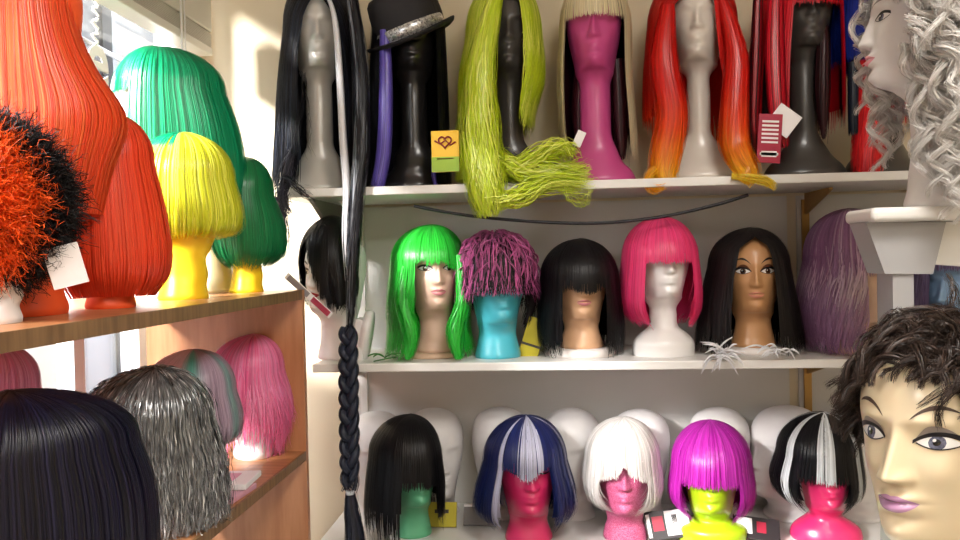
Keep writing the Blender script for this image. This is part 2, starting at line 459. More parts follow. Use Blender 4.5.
def lock(paths, radii, n, col, w=.003, wave=0, wfreq=40, name='lock', m=None, parent=None, loc=(0, 0, 0), rz=0, world=True, K=24, flat=1.0, spread=0, frizz=0, tips=.35, helix=0, hfreq=60, rvar=None):
    """bundle of strands following one path; paths: list of points"""
    m = m or H_SYN
    pts = catmull([tuple(p) for p in paths], K)
    if world:
        if parent is not None: loc = parent.location.copy(); rz = parent.rotation_euler.z
        Mi = (Matrix.Translation(loc) @ Matrix.Rotation(rz, 4, 'Z')).inverted()
        pts = np.array([tuple(Mi @ Vector(p)) for p in pts])
    if not hasattr(radii, '__len__'): radii = [radii, radii]
    rr = np.interp(np.linspace(0, 1, K), np.linspace(0, 1, len(radii)), radii)
    T = np.gradient(pts, axis=0); T /= np.linalg.norm(T, axis=1, keepdims=True) + 1e-9
    A = np.cross(T, np.array([0, 1.0, .15])); A /= np.linalg.norm(A, axis=1, keepdims=True) + 1e-9
    B = np.cross(A, T)
    th = rng.uniform(0, 2 * PI, n); q = np.sqrt(rng.random(n)); r = rng.random(n)
    a = (q * np.cos(th))[:, None] * rr[None]; b = (q * np.sin(th))[:, None] * rr[None] * flat
    t = np.linspace(0, 1, K)[None]
    if spread:
        a = a + (rng.normal(0, spread, n))[:, None] * t ** 2; b = b + (rng.normal(0, spread, n))[:, None] * t ** 2 * flat
    if wave:
        L = np.linalg.norm(np.diff(pts, axis=0), axis=1).sum()
        a = a + wave * np.sin(wfreq * L * t + (r * 6.28 * 2)[:, None]); b = b + wave * flat * np.cos(wfreq * L * t * .8 + (r * 6.28 * 3)[:, None])
    if helix:
        L = np.linalg.norm(np.diff(pts, axis=0), axis=1).sum()
        a = a + helix * np.sin(hfreq * L * t); b = b + helix * np.cos(hfreq * L * t)
    P = pts[None] + A[None] * a[..., None] + B[None] * b[..., None]
    if frizz: P = P + np.cumsum(rng.normal(0, frizz, P.shape), axis=1)
    ts = rng.uniform(.82, 1.0, n)  # vary strand length
    idx = np.clip(t * ts[:, None] * (K - 1), 0, K - 1); i0 = np.floor(idx).astype(int); i1 = np.minimum(i0 + 1, K - 1); fr = (idx - i0)[..., None]
    ar = np.arange(n)[:, None]; P = P[ar, i0] * (1 - fr) + P[ar, i1] * fr
    N = A[None] * np.cos(th)[:, None, None] + B[None] * np.sin(th)[:, None, None]
    cols = col(th, t.repeat(n, 0), P[..., 2], r)
    V, Q = ribbons(P, N, w * rng.uniform(.6, 1.3, n), tips); cc = np.repeat(cols, 3, axis=1).reshape(-1, 3)
    if parent is not None and world: return solid_geo(V, Q, cc, name, m, parent)
    return solid_geo(V, Q, cc, name, m, parent, loc, rz)
def merge_strands(items, name, m, parent=None, loc=(0, 0, 0), rz=0):
    Vs, Qs, Cs, b = [], [], [], 0
    for V, Q, c in items: Vs.append(V); Qs.append(Q + b); Cs.append(c); b += len(V)
    return solid_geo(np.vstack(Vs), np.vstack(Qs), np.vstack(Cs), name, m, parent, loc, rz)

# ------------------------------------------------------------------ dimensions
FY = 2.0        # front edge of the back shelves
WY = 2.36       # back wall
ZT, ZM, ZB = 1.682, 1.232, .768      # shelf tops
XW = -1.04      # window wall
EX = -.625      # room-side edge of the window shelves
ZU, ZL = 1.425, 1.02                 # window shelf tops
PY = 1.95       # end panel of the window unit

# ------------------------------------------------------------------ setting
wallm = mat('wall_paint', 'e6d8bd', .8, noise=.05, nscale=3)
boardm = mat('shelf_back_board', 'dddbd7', .7, noise=.05, nscale=4)
shelfm = mat('white_shelf_board', 'e9e7e4', .35, noise=.03, nscale=6)
woodm = mat('light_wood_laminate', 'b97f55', .35, nscale=6, stretch=(1, 12, 1), hex2='a06a42')
woodp = mat('wood_panel', 'c48a62', .4, nscale=5, stretch=(9, 9, 1), hex2='b0764f')
edgem = mat('wood_edge', '8a6a48', .45, nscale=8, stretch=(1, 10, 1), hex2='6f5236')
floorm = mat('floor_tiles', '8c857b', .5, noise=.1, nscale=2)
ceilm = mat('ceiling_paint', 'e8e6e0', .8, noise=.02)
whitep = mat('white_plastic', 'efeeec', .3)
frame_m = mat('window_frame_paint', 'e8eaec', .4)
def struct(name, mb, m, **k):
    o = mb.build(name, m, **k); o['kind'] = 'structure'; return o
RX = 2.0; RYB = -2.2; HC = 2.75
struct('floor', MB().box(XW - .1, RX + .1, RYB - .1, WY + .1, -.1, 0), floorm)
struct('ceiling', MB().box(XW - .1, RX + .1, RYB - .1, WY + .1, HC, HC + .1), ceilm)
struct('wall_back', MB().box(XW - .1, RX + .1, WY, WY + .1, 0, HC), wallm)
struct('wall_right', MB().box(RX, RX + .1, RYB, WY, 0, HC), wallm)
struct('wall_front', MB().box(XW - .1, RX + .1, RYB - .1, RYB, 0, HC), wallm)
WZ0, WZ1, WYA, WYB = .50, 2.42, -1.6, 2.24
mb = MB(); mb.box(XW - .1, XW, RYB, WY, 0, WZ0); mb.box(XW - .1, XW, RYB, WY, WZ1, HC); mb.box(XW - .1, XW, RYB, WYA, WZ0, WZ1); mb.box(XW - .1, XW, WYB, WY, WZ0, WZ1)
struct('wall_left', mb, wallm)
# window: frame, mullions, pane
win = MB(); fx0, fx1 = XW - .07, XW - .02
win.box(fx0, fx1, WYA, WYB, WZ0, WZ0 + .04); win.box(fx0, fx1, WYA, WYB, WZ1 - .04, WZ1)
for y in (WYA, WYB - .04): win.box(fx0, fx1, y, y + .04, WZ0, WZ1)
for y in (.35, 1.70): win.box(fx0 - .005, fx1, y - .02, y + .02, WZ0, WZ1)
win.box(fx0, fx1, 1.96, 2.02, WZ0, 1.44)
wo = struct('window_1', win, frame_m)
gm = bpy.data.materials.new('window_glass'); gm.use_nodes = True; nt = gm.node_tree; nt.nodes.remove(nt.nodes['Principled BSDF'])
tb = nt.nodes.new('ShaderNodeBsdfTransparent'); gb = nt.nodes.new('ShaderNodeBsdfGlossy'); gb.inputs['Roughness'].default_value = .02
mx = nt.nodes.new('ShaderNodeMixShader'); mx.inputs[0].default_value = .07
nt.links.new(tb.outputs[0], mx.inputs[1]); nt.links.new(gb.outputs[0], mx.inputs[2]); nt.links.new(mx.outputs[0], nt.nodes['Material Output'].inputs['Surface'])
g = MB().box(XW - .048, XW - .044, WYA + .01, WYB - .01, WZ0 + .01, WZ1 - .01).build('window_pane', gm, wo)
# lettering on the glass
ink = mat('white_lettering', 'f4f4f2', .5)
def letters(txt, y, z, size, parent, ext=.001):
    cu = bpy.data.curves.new('lettering', 'FONT'); cu.body = txt; cu.size = size; cu.extrude = ext; cu.offset = size * .02
    cu.materials.append(ink)
    o = bpy.data.objects.new('lettering', cu); COL.objects.link(o); o.parent = parent
    o.rotation_euler = (rad(90), 0, rad(90)); o.location = (XW - .043, y, z)
    return o
p = atx(62, 72, XW - .043)
letters('ee', p.y, p.z, .20, wo)
for i in range(3):
    c0 = atx(95, 2 + i * 15, XW - .043)
    MB().tube([c0 + Vector((0, .012 * math.sin(q * 1.3 + i), -.005 * q)) for q in range(7)], .0035, 6).build('lettering', ink, wo)
# raised blind
bl = empty('venetian_blind', (XW + .03, .3, 2.1))
bm_ = mat('blind_slats', 'd9d4c6', .45)
y0, y1 = -1.6, 2.22
mb = MB(); mb.box(-.0, .055, y0 - .3, y1 - .3, .055, .15); mb.build('head_rail', bm_, bl, bevel=.004)
mb = MB()
for i in range(9): mb.box(.002, .052, y0 - .3, y1 - .3, .012 + i * .0045, .0145 + i * .0045)
mb.build('slat_stack', bm_, bl)
MB().box(.0, .055, y0 - .3, y1 - .3, -.012, .010).build('bottom_rail', mat('blind_rail', 'e9e5da', .35), bl, bevel=.003)
mb = MB(); p = (.058, 1.72)
mb.tube([(p[0], p[1], .13), (p[0], p[1], -.25)], .003, 6); mb.tube([(p[0], p[1] + .02, .13), (p[0], p[1] + .02, -.22)], .002, 6)
mb.build('pull_cord', whitep, bl)
tag(bl, 'off-white venetian blind pulled up at the top of the window', 'blind')
# outside: pavement, facade across the way
out = MB().box(-9, XW - .1, -8, 14, -.25, -.15); struct('pavement', out, mat('pavement', '4c4a48', .8, noise=.1))
fac = MB().box(-4.4, -4.0, -8, 1.5, -.15, 3.9).box(-4.4, -4.0, 1.5, 18, -.15, 7.5)
fo = struct('facade', fac, mat('dark_facade', '111114', .6, noise=.3, nscale=1.5, stretch=(1, 1, .4)))
mb = MB()
for y in (-1.2, .9, 3.4, 5.2, 6.3, 6.9, 8.3): mb.box(-3.99, -3.9, y, y + .07, -.15, 3.9)
mb.box(-3.98, -3.9, -8, 14, 1.32, 1.40); mb.box(-3.98, -3.93, -8, 14, 2.55, 2.6)
mb.build('facade_trim', mat('pale_trim', '2e2f33', .6), fo)
mb = MB().box(-3.99, -3.95, -8, 14, -.15, 1.3); mb.build('facade_plinth', mat('pale_plinth', '44464a', .6, noise=.15, nscale=2), fo)
mb = MB().box(-3.995, -3.94, 7.0, 8.2, 1.4, 3.7); mb.build('facade_door', mat('brown_door', '2f1d18', .5), fo)
cst = tag(MB().tube([atx(58, 26, XW - .3), atx(106, 52, XW - .3), atx(140, 70, XW - .3)], .008, 8).build('cable', mat('grey_cable', '6e6e70', .5)), 'thin grey cable running outside the window glass', 'cable')
# poster on the window under the shelf
pa = atx(27, 358, XW - .03); pb = atx(58, 358, XW - .03)
po = empty('window_poster', (XW - .036, pa.y, 1.10))
paper = mat('window_paper', 'f4f3f0', .6)
_nt = paper.node_tree; _tr = _nt.nodes.new('ShaderNodeBsdfTranslucent'); _tr.inputs[0].default_value = (.9, .9, .88, 1); _mx = _nt.nodes.new('ShaderNodeMixShader'); _mx.inputs[0].default_value = .6
_nt.links.new(_nt.nodes['Principled BSDF'].outputs[0], _mx.inputs[1]); _nt.links.new(_tr.outputs[0], _mx.inputs[2]); _nt.links.new(_mx.outputs[0], _nt.nodes['Material Output'].inputs['Surface'])
MB().box(0, .002, 0, pb.y - pa.y, 0, .32).build('sheet', paper, po)
for (cy, cz, sc) in ((.10, .245, 1), (.012, .20, .7)):
    mb = MB(); mb.tube([(.003, cy - .018 * sc, cz - .012 * sc), (.003, cy, cz), (.003, cy + .006 * sc, cz + .02 * sc)], .0022, 6); mb.tube([(.003, cy - .02 * sc, cz + .004), (.003, cy, cz), (.003, cy + .016 * sc, cz - .006 * sc)], .0022, 6)
    mb.build('bird_mark', mat('black_ink', '1c1a1c', .6), po)
tag(po, 'white paper with small dark bird marks taped to the window', 'poster')

# ------------------------------------------------------------------ shelving on the back wall
def shelf(name, x0, x1, ztop, th, label, yb=WY):
    return tag(MB().box(x0, x1, FY, yb - .002, ztop - th, ztop).build(name, shelfm, bevel=.003), label, 'shelf', None)
XL = EX + .005
X1 = RX - .005
shelf('wall_shelf', -.70, X1, ZT, .022, 'topmost long white wall shelf carrying the tall necked mannequin heads')
shelf('wall_shelf', XL, X1, ZM, .022, 'middle long white wall shelf below the drooping black cable')
shelf('wall_shelf', XL, X1, ZB, .025, 'lowest white wall shelf with the row of plain white foam heads')
bk = struct('trim_1', MB().box(XL, at(787, 300, WY).x, WY - .012, WY - .001, .02, ZT - .03), boardm)
bk = struct('trim_2', MB().box(at(797, 300, WY).x, X1, WY - .012, WY - .001, .02, ZT - .03), boardm)
brm = mat('brass_rail', 'b08a4e', .4, metal=.6)
for pxx in (806, 366):
    x = at(pxx, 400, WY).x
    t = empty('shelf_upright', (x, WY - .012, .02))
    mb = MB().box(-.010, .010, -.010, -.001, 0, 1.62); mb.build('rail', brm if pxx > 700 else shelfm, t)
    for z in (ZT, ZM, ZB):
        zz = z - .025 - .02
        MB().prism([(-.004, -.012, zz), (-.004, -.012, zz - .06), (-.004, -.22, zz - .006), (-.004, -.22, zz)], (.008, 0, 0)).build('bracket', brm if pxx > 700 else shelfm, t)
    tag(t, 'brass coloured slotted upright holding the shelves right of the black centre parted wig' if pxx > 700 else 'white slotted upright with brackets behind the long braid', 'shelf upright')
x = at(322, 205, 2.15).x
tag(MB().prism([(x, FY + .02, ZT - .024), (x, WY - .02, ZT - .024), (x, WY - .02, ZT - .16)], (.012, 0, 0)).build('shelf_bracket', mat('grey_bracket', '8d8b86', .5)), 'grey triangular bracket under the left end of the top shelf', 'bracket')
# drooping black cable
cp = [at(*q) for q in ((414, 206, 2.02), (440, 211, 2.02), (480, 217, 2.015), (540, 222, 2.01), (600, 223, 2.01), (660, 217, 2.01), (715, 205, 2.015), (748, 195, 2.02))]
tag(MB().tube([tuple(p) for p in catmull([tuple(q) for q in cp], 40)], .0040, 8).build('black_cable', mat('black_rubber', '15131a', .5)), 'black cable drooping under the front of the top shelf', 'cable')

# ------------------------------------------------------------------ window shelf unit
un = empty('display_unit', (0, 0, 0))
x0 = XW + .005
MB().box(x0, EX - .006, -.4, PY, ZU - .024, ZU).build('upper_board', woodm, un)
MB().box(EX - .006, EX, -.4, PY, ZU - .024, ZU).build('upper_edge_strip', edgem, un)
MB().box(x0, EX - .006, -.4, PY, ZL - .022, ZL).build('lower_board', woodm, un)
MB().box(EX - .006, EX, -.4, PY, ZL - .022, ZL).build('lower_edge_strip', edgem, un)
MB().box(x0 + .0, EX, PY, PY + .018, 0, ZU).build('end_panel', woodp, un)
MB().box(x0, EX, -.4, PY, .50, .52).build('base_board', mat('dark_wood', '5d4738', .5, noise=.2), un)
MB().box(x0, EX, -.42, -.40, 0, ZU).build('end_panel', woodp, un)
tag(un, 'light wooden two tier shelf unit standing along the window', 'shelf unit')

# ------------------------------------------------------------------ head factory
skin = lambda n, h, **k: mat(n, h, **k)
M_WHITE = mat('white_foam', 'e9e6e6', .55, noise=.03, nscale=40)
M_PLAST = mat('white_glazed_plastic', 'efeceb', .28, coat=.3)
M_SILV = mat('silver_paint', 'cfcdc8', .33, metal=.2)
M_BLACKP = mat('black_plastic', '1c1a1a', .28, coat=.3)
M_GREYP = mat('charcoal_plastic', '3e3a37', .33, coat=.2)
M_PINK = mat('pink_plastic', 'c24a86', .38, coat=.1)
M_PEARL = mat('pearl_plastic', 'd8d0c6', .3, coat=.4)
M_TURQ = mat('turquoise_plastic', '4cb6c8', .3, coat=.3)
M_SKIN1 = mat('pale_skin_paint', 'e3c0ab', .4, coat=.1)
M_SKIN2 = mat('tan_skin_paint', 'dcae88', .35, coat=.2)
M_SKIN3 = mat('bronze_skin_paint', 'c99566', .35, coat=.2)
M_MINT = mat('mint_plastic', '5fae84', .4)
M_HOT = mat('hot_pink_plastic', 'de2f6c', .3, coat=.4)
M_GLIT = mat('pink_glitter', 'b02a62', .4, nscale=420, hex2='d77aa0', bump=.5)
M_LIME = mat('lime_plastic', 'a9c81c', .35, coat=.2)
M_YEL = mat('yellow_plastic', 'f0cf1e', .4)
M_ORG = mat('orange_plastic', 'f25a2a', .45)
M_CREAM = mat('cream_plastic', 'e5d9ae', .4)
LIP_RED = mat('red_lip_paint', 'b3202f', .3); LIP_PINK = mat('pink_lip_paint', 'cf7f86', .3); LIP_NUDE = mat('nude_lip_paint', 'd48a72', .3)
BROWN = mat('brow_paint', '3a2620', .5); DKBROW = mat('dark_brow_paint', '1d1512', .5)
IR_BR = mat('brown_iris', '4a2f22', .2); IR_GR = mat('grey_iris', '6f7287', .15, nscale=300, hex2='4b4e62')
def head(px, Y, zs, label, m, chin_py=None, hc=None, k=1.0, base='foam', rz=0, neck=.05, bs=1.0, feat=1.0, disc=None, group=None, res=1.0, fw=1.0, x=None, top=None, rel=True, wt=None):
    """px = image column of the neck; Y = depth; zs = height of the board below"""
    q = at(px, 256, Y); X = q.x if x is None else x
    loc = Vector((X, Y, zs)); s = px_scale((X, Y, zs + .2))
    va = -math.degrees(math.atan2(X, Y))
    if rel: rz = rz + va
    if top is not None: hc = (proj((X, Y, zs))[1] - top) / s - .21 * k - .012
    if hc is None: by = proj((X, Y - .05, zs))[1]; hc = (by - chin_py) / s
    zb = .0
    if wt is not None:
        lim = (proj((X, Y, zs))[1] - wt) / s - .013 - hc
        if .21 * k > lim: fw = fw * min(k * .21 / lim, 1.12); k = lim / .21
    root = empty('mannequin_head', loc, rad(rz))
    if disc:
        zb = disc[1]
        MB().lathe([(0, 0), (disc[0], 0), (disc[0] * 1.03, disc[1] * .3), (disc[0] * 1.0, disc[1] * .8), (disc[0] * .93, disc[1]), (0, disc[1])], 48, (0, .01, 0), sy=.9).build('base_disc', disc[2], root)
    H = Head(hc - zb, k, base, neck, bs, feat, res, fw)
    o = H.mesh('head_form', m, root)
    o.location.z = zb
    H.obj = o; H.root = root; H.loc = loc; H.rz = rad(rz); H.hc_ = hc; H.s = s; H.va = rad(va); H.px = px; H.zs = zs; H.Y = Y
    tag(root, label, 'mannequin head', group)
    return H
def wpx(H, top, rows, front=.110, back=.115, depth=None, lean=0, base_px=None):
    """silhouette in photo pixels measured about the head -> metres"""
    by = proj(tuple(H.loc))[1]; s = H.s; cx = H.px
    R = []
    for r in rows:
        y, l, rr = r[:3]; f = r[3] if len(r) > 3 else front; b = r[4] if len(r) > 4 else back
        R.append(((by - y) / s, (cx - l) / s, (rr - cx) / s, f, b))
    return Wig((by - top) / s, R)
def zpx(H, y): return (proj(tuple(H.loc))[1] - y) / H.s
def side_rows(H, top, rows, half=.085):
    """silhouette of a head turned to face the window: left of the head in the photo is its front"""
    by = proj(tuple(H.loc))[1]; s = H.s; cx = H.px; R = []
    for r in rows:
        y, l, rr = r[:3]; hw = r[3] if len(r) > 3 else half
        R.append(((by - y) / s, hw, hw, (cx - l) / s, (rr - cx) / s))
    return Wig((by - top) / s, R)

# ================================================================== TOP SHELF
Y0 = 2.15
bodyN = 620
# T1 silver head, black wig with a white streak
H = head(323, Y0, ZT, 'silver mannequin head with white shoulders under the long black wig, leftmost on the top shelf', M_SILV, chin_py=70, base='bust', neck=.037, bs=.93)
W1 = wpx(H, -22, [(30, 291, 360), (80, 285, 369), (130, 281, 371), (190, 276, 375)], .112, .12)
T1 = make_wig('wig', W1, H.loc, H.rz, streaks('14141c', '2a3040', lambda p, u, z, r: np.repeat((r > .8)[:, None], u.shape[1], 1)), 'part', n=900, zend=.02, openz=[(.55, 0), (zpx(H, 2), .02), (zpx(H, 25), .42), (zpx(H, 60), .56), (zpx(H, 100), .55), (zpx(H, 160), .45)], m=H_DARK, wave=.003, wfreq=14,
    label='very long black wig with a white streak and a braid falling past two shelves')
wl = solid('e9e9ee', .08)
lock([at(327, -6, 2.04), at(335, 20, 2.03), at(340, 80, 2.02), at(343, 140, 2.0), at(347, 190, 1.985), at(346, 235, 1.975), at(350, 290, 1.97)], [.004, .009, .010, .011, .012], 90, wl, .003, name='white_streak', parent=T1, loc=H.loc, flat=.4, m=H_SYN)['label'] = 'white streak'
lock([at(352, -4, 2.05), at(360, 60, 2.03), at(362, 140, 2.0), at(358, 188, 1.98), at(354, 240, 1.97), at(350, 332, 1.965)], [.012, .02, .022, .018, .018, .012], 260, streaks('15151b', '6c7078', lambda p, u, z, r: np.repeat((r > .72)[:, None], u.shape[1], 1)), .0035, wave=.003, wfreq=16, name='long_lock', parent=T1, loc=H.loc, flat=.5, m=H_DARK)
lock([at(292, 150, 2.05), at(285, 180, 2.02), at(281, 200, 1.99), at(290, 215, 1.98)], [.012, .015, .018, .012], 110, solid('1b1b24', .2, '4a4a58'), .0022, wave=.004, wfreq=60, frizz=.0016, name='stray_lock', parent=T1, loc=H.loc, m=H_DARK)
lock([at(283, 185, 2.0), at(282, 215, 1.98), at(284, 240, 1.98), at(281, 262, 1.98)], [.006, .010, .008, .003], 60, solid('2a2a34', .2), .002, frizz=.0016, name='stray_lock', parent=T1, loc=H.loc, m=H_DARK)
lock([at(283, 175, 2.0), at(298, 187, 1.985), at(314, 200, 1.985)], [.003, .008, .008], 26, solid('2a2a34', .2), .002, frizz=.0018, name='stray_lock', parent=T1, loc=H.loc, m=H_DARK)
for i in range(2):
    lock([at(300 + i * 5, 70 + i * 4, 2.04), at(302 + i * 4, 110, 2.02), at(298 + i * 6, 140, 2.03), at(305 + i * 3, 158, 2.03)], [.003, .004, .002], 5, solid('16161c'), .0012, frizz=.0025, name='stray_lock', parent=T1, loc=H.loc, m=H_DARK)
# braid: three strands plaited, tail below
b0, b1 = at(348, 328, 1.965), at(350, 492, 1.965)
for s3 in range(3):
    P = []
    for i in range(61):
        t = i / 60; ph = t * 2 * PI * 3.4 + s3 * 2 * PI / 3; c0 = b0.lerp(b1, t)
        P.append((c0.x + .014 * math.sin(ph), c0.y + .009 * math.sin(2 * ph), c0.z + .004 * math.cos(ph)))
    lock(P, [.010, .0125, .0125, .0125, .010], 170, solid('181a24', .25, '343a4c'), .0024, name='braid_strand', parent=T1, loc=H.loc, m=H_DARK, K=72, tips=.9)
MB().tube([b1 + Vector((0, 0, .004)), b1 - Vector((0, 0, .006))], .011, 12).build('hair_tie', mat('white_tie', 'cfd3da', .4), None).name = 'hair_tie'
ht = bpy.data.objects['hair_tie']; ht.parent = T1; ht.matrix_parent_inverse = (Matrix.Translation(T1.location) @ Matrix.Rotation(T1.rotation_euler.z, 4, 'Z')).inverted()
lock([b1, at(352, 515, 1.96), at(355, 545, 1.955), at(352, 585, 1.95)], [.009, .02, .026, .018], 260, solid('12141c', .25, '2c3040'), .0026, wave=.002, name='braid_tail', parent=T1, loc=H.loc, m=H_DARK, flat=.6)

# T2 black head, fedora, black wig with violet lock
H = head(417, Y0, ZT, 'glossy black mannequin head wearing the tilted black fedora', M_BLACKP, chin_py=70, base='bust', neck=.037, bs=.80)
W2 = wpx(H, -18, [(35, 379, 449), (70, 376, 450), (130, 374, 451), (188, 370, 452)], .110, .12)
T2 = make_wig('wig', W2, H.loc, H.rz, solid('0f0f14', .3), 'part', n=620, zend=.01, openz=[(.52, .0), (zpx(H, 5), .5), (zpx(H, 40), .80), (zpx(H, 188), .72)], m=H_DARK, label='long straight black wig with a violet front lock, under the fedora')
lock([at(385, 30, 2.05), at(386, 90, 2.04), at(384, 150, 2.03), at(377, 190, 2.02)], [.013, .018, .02, .019], 200, solid('4a3a9a', .3, '7c6cd0'), .0035, name='violet_lock', parent=T2, loc=H.loc, flat=.5)['label'] = 'violet lock'
lock([at(434, 150, 2.05), at(434, 175, 2.04), at(437, 190, 2.03)], [.004, .006, .004], 30, solid('4a3a9a', .3), .003, name='violet_lock', parent=T2, loc=H.loc)
# fedora
c = at(413, 40, Y0 - .01)
hat = empty('fedora_hat', c); hat.scale = (1.1, 1.1, 1.1); hat.rotation_euler = (rad(15), rad(-19), 0)
felt = mat('black_felt', '17151a', .75, noise=.2, nscale=60)
mb = MB(); n = 64; V = []; f = []
prof = [(.088, .004), (.092, .002), (.104, -.004), (.116, -.002), (.1195, .003), (.1195, .006), (.116, .002), (.104, 0), (.092, .006), (.086, .012)]
for (r_, z) in prof:
    for i in range(n):
        a = 2 * PI * i / n; V.append((r_ * .96 * math.cos(a), r_ * 1.12 * math.sin(a), z + .012 * (abs(math.cos(a)) ** 2) * ((r_ - .086) / .033)))
for j in range(len(prof) - 1):
    for i in range(n): f.append((j * n + i, j * n + (i + 1) % n, (j + 1) * n + (i + 1) % n, (j + 1) * n + i))
mb.add(V, f); mb.build('brim', felt, hat)
mb = MB(); V = []; f = []
prof = [(1.0, .004), (.985, .03), (.96, .06), (.93, .085), (.89, .105), (.80, .115), (.6, .112), (.3, .104), (.01, .100)]
for (q, z) in prof:
    for i in range(n):
        a = 2 * PI * i / n; pin = 1 - .16 * (z / .115) * math.exp(-((a - 1.5 * PI) / .5) ** 2)
        V.append((q * .086 * math.cos(a) * pin, q * .100 * math.sin(a) * pin, z - (.018 * math.exp(-(math.cos(a) / .35) ** 2) if q < .75 else 0)))
for j in range(len(prof) - 1):
    for i in range(n): f.append((j * n + i, j * n + (i + 1) % n, (j + 1) * n + (i + 1) % n, (j + 1) * n + i))
mb.add(V, f); mb.build('crown', felt, hat)
seq = bpy.data.materials.new('silver_sequins'); seq.use_nodes = True; nt_ = seq.node_tree; b_ = nt_.nodes['Principled BSDF']
b_.inputs['Metallic'].default_value = .7; b_.inputs['Roughness'].default_value = .28
vo = nt_.nodes.new('ShaderNodeTexVoronoi'); vo.inputs['Scale'].default_value = 260; tc_ = nt_.nodes.new('ShaderNodeTexCoord'); nt_.links.new(tc_.outputs['Object'], vo.inputs['Vector'])
rp = nt_.nodes.new('ShaderNodeValToRGB'); rp.color_ramp.elements[0].color = (.08, .08, .09, 1); rp.color_ramp.elements[1].color = (.85, .84, .82, 1)
nt_.links.new(vo.outputs['Color'], rp.inputs[0]); nt_.links.new(rp.outputs[0], b_.inputs['Base Color'])
bp_ = nt_.nodes.new('ShaderNodeBump'); bp_.inputs['Strength'].default_value = 1; bp_.inputs['Distance'].default_value = .003; nt_.links.new(vo.outputs['Color'], bp_.inputs['Height']); nt_.links.new(bp_.outputs[0], b_.inputs['Normal'])
MB().lathe([(.0865, .006), (.0885, .008), (.0885, .032), (.0862, .036)], 64, sx=1, sy=1.16).build('sequin_band', seq, hat)
tag(hat, 'black fedora with a silver sequin band, tilted on the black head', 'hat')

# yellow card on the top shelf
def card(px, py, Y, w, h, d, m, label, rx=0, ry=0, rz=0, name='wig_package', marks=None, cat='package', z=None):
    t = empty(name, at(px, py, Y))
    if z is not None: t.location.z = z
    t.rotation_euler = (rad(rx), rad(ry), rad(rz))
    MB().box(-w / 2, w / 2, -d / 2, d / 2, 0, h).build('sleeve', m, t, bevel=.001)
    for nm, m2, rects in (marks or []):
        for (u0, u1, v0, v1) in rects: MB().box(-w / 2 + u0 * w, -w / 2 + u1 * w, -d / 2 - .0012, -d / 2 + .0002, v0 * h, v1 * h).build(nm, m2, t)
    return tag(t, label, cat)
yel = mat('yellow_card', 'e3b52a', .4); grn = mat('green_card', '8fae2e', .4); red_ = mat('red_print', '7e1c1c', .5); wht = mat('white_card', 'ece9ea', .4)
drk = mat('dark_card', '2a2428', .4); pinkc = mat('pink_card', 'd7a0b4', .4); crim = mat('crimson_card', 'a3213c', .4); lime_c = mat('yellow_green_card', 'b2a520', .45)
t = card(446, 172, 2.0, .070, .103, .012, yel, 'yellow and green wig package with a dark red heart, standing beside the neon yellow wig', marks=[('green_band', grn, [(0, 1, 0, .36)]), ('print_line', red_, [(.2, .8, .30, .33)])])
mb = MB(); hp = []
for i in range(40):
    a = 2 * PI * i / 40; hp.append((.016 * math.sin(a) ** 3, -.0085, .075 + .001 * (13 * math.cos(a) - 5 * math.cos(2 * a) - 2 * math.cos(3 * a) - math.cos(4 * a))))
mb.tube(hp + [hp[0]], .0022, 6); mb.build('heart_outline', red_, t)
mb = MB(); mb.tube([(-.026, -.0085, .078), (-.012, -.0085, .07), (.002, -.0085, .078), (.014, -.0085, .066), (.027, -.0085, .074)], .0022, 6); mb.build('heart_ribbon', red_, t)

# T3 charcoal head with long neon yellow wig
H = head(513, Y0, ZT, 'charcoal mannequin head between neon yellow locks on the top shelf', M_GREYP, chin_py=72, base='bust', neck=.036, bs=.72, fw=.9)
NE = streaks('c3d62a', 'e2ea62', lambda p, u, z, r: np.repeat((r > .6)[:, None], u.shape[1], 1))
W3 = wpx(H, -20, [(35, 472, 545), (80, 465, 546), (120, 462, 536), (180, 458, 532)], .108, .115)
T3 = make_wig('wig', W3, H.loc, H.rz, NE, 'part', n=820, zend=lambda p: np.where(np.sin(p) > 0, .16, .0), openz=[(.55, 0), (zpx(H, -2), .03), (zpx(H, 10), .40), (zpx(H, 60), .48), (zpx(H, 180), .45)], wave=.007, wfreq=32, clump=60, m=H_SYN, label='very long wavy neon yellow wig spilling along and over the top shelf')
lock([at(498, -14, 2.05), at(482, 60, 2.01), at(480, 120, 1.99), at(484, 165, 1.96), at(486, 190, 1.95), at(490, 218, 1.955)], [.008, .036, .048, .052, .05, .032], 620, NE, .0035, wave=.006, wfreq=30, name='draped_lock', parent=T3, loc=H.loc, flat=.45, m=H_SYN)
lock([at(490, 158, 1.98), at(520, 172, 2.0), at(555, 176, 2.01), at(588, 172, 2.02)], [.03, .028, .032, .022], 360, NE, .003, wave=.007, wfreq=45, frizz=.002, name='spread_lock', parent=T3, loc=H.loc, flat=.8, m=H_SYN)
lock([at(510, 170, 1.99), at(540, 156, 2.0), at(562, 148, 2.01), at(572, 158, 2.01)], [.015, .018, .015, .01], 160, NE, .0025, wave=.008, wfreq=45, frizz=.0022, name='spread_lock', parent=T3, loc=H.loc, m=H_SYN)
lock([at(478, 195, 1.96), at(510, 200, 1.965), at(545, 185, 1.975), at(590, 184, 1.98)], [.02, .018, .012, .01], 160, NE, .0025, wave=.007, wfreq=50, frizz=.0018, name='spread_lock', parent=T3, loc=H.loc, m=H_SYN)
for i in range(3):
    lock([at(560, 182, 1.97), at(566 + 8 * i, 198, 1.96), at(578 + 5 * i, 202, 1.96), at(590, 188 - 3 * i, 1.97)], [.002, .004, .002], 5, NE, .0012, frizz=.002, name='stray_strand', parent=T3, loc=H.loc)

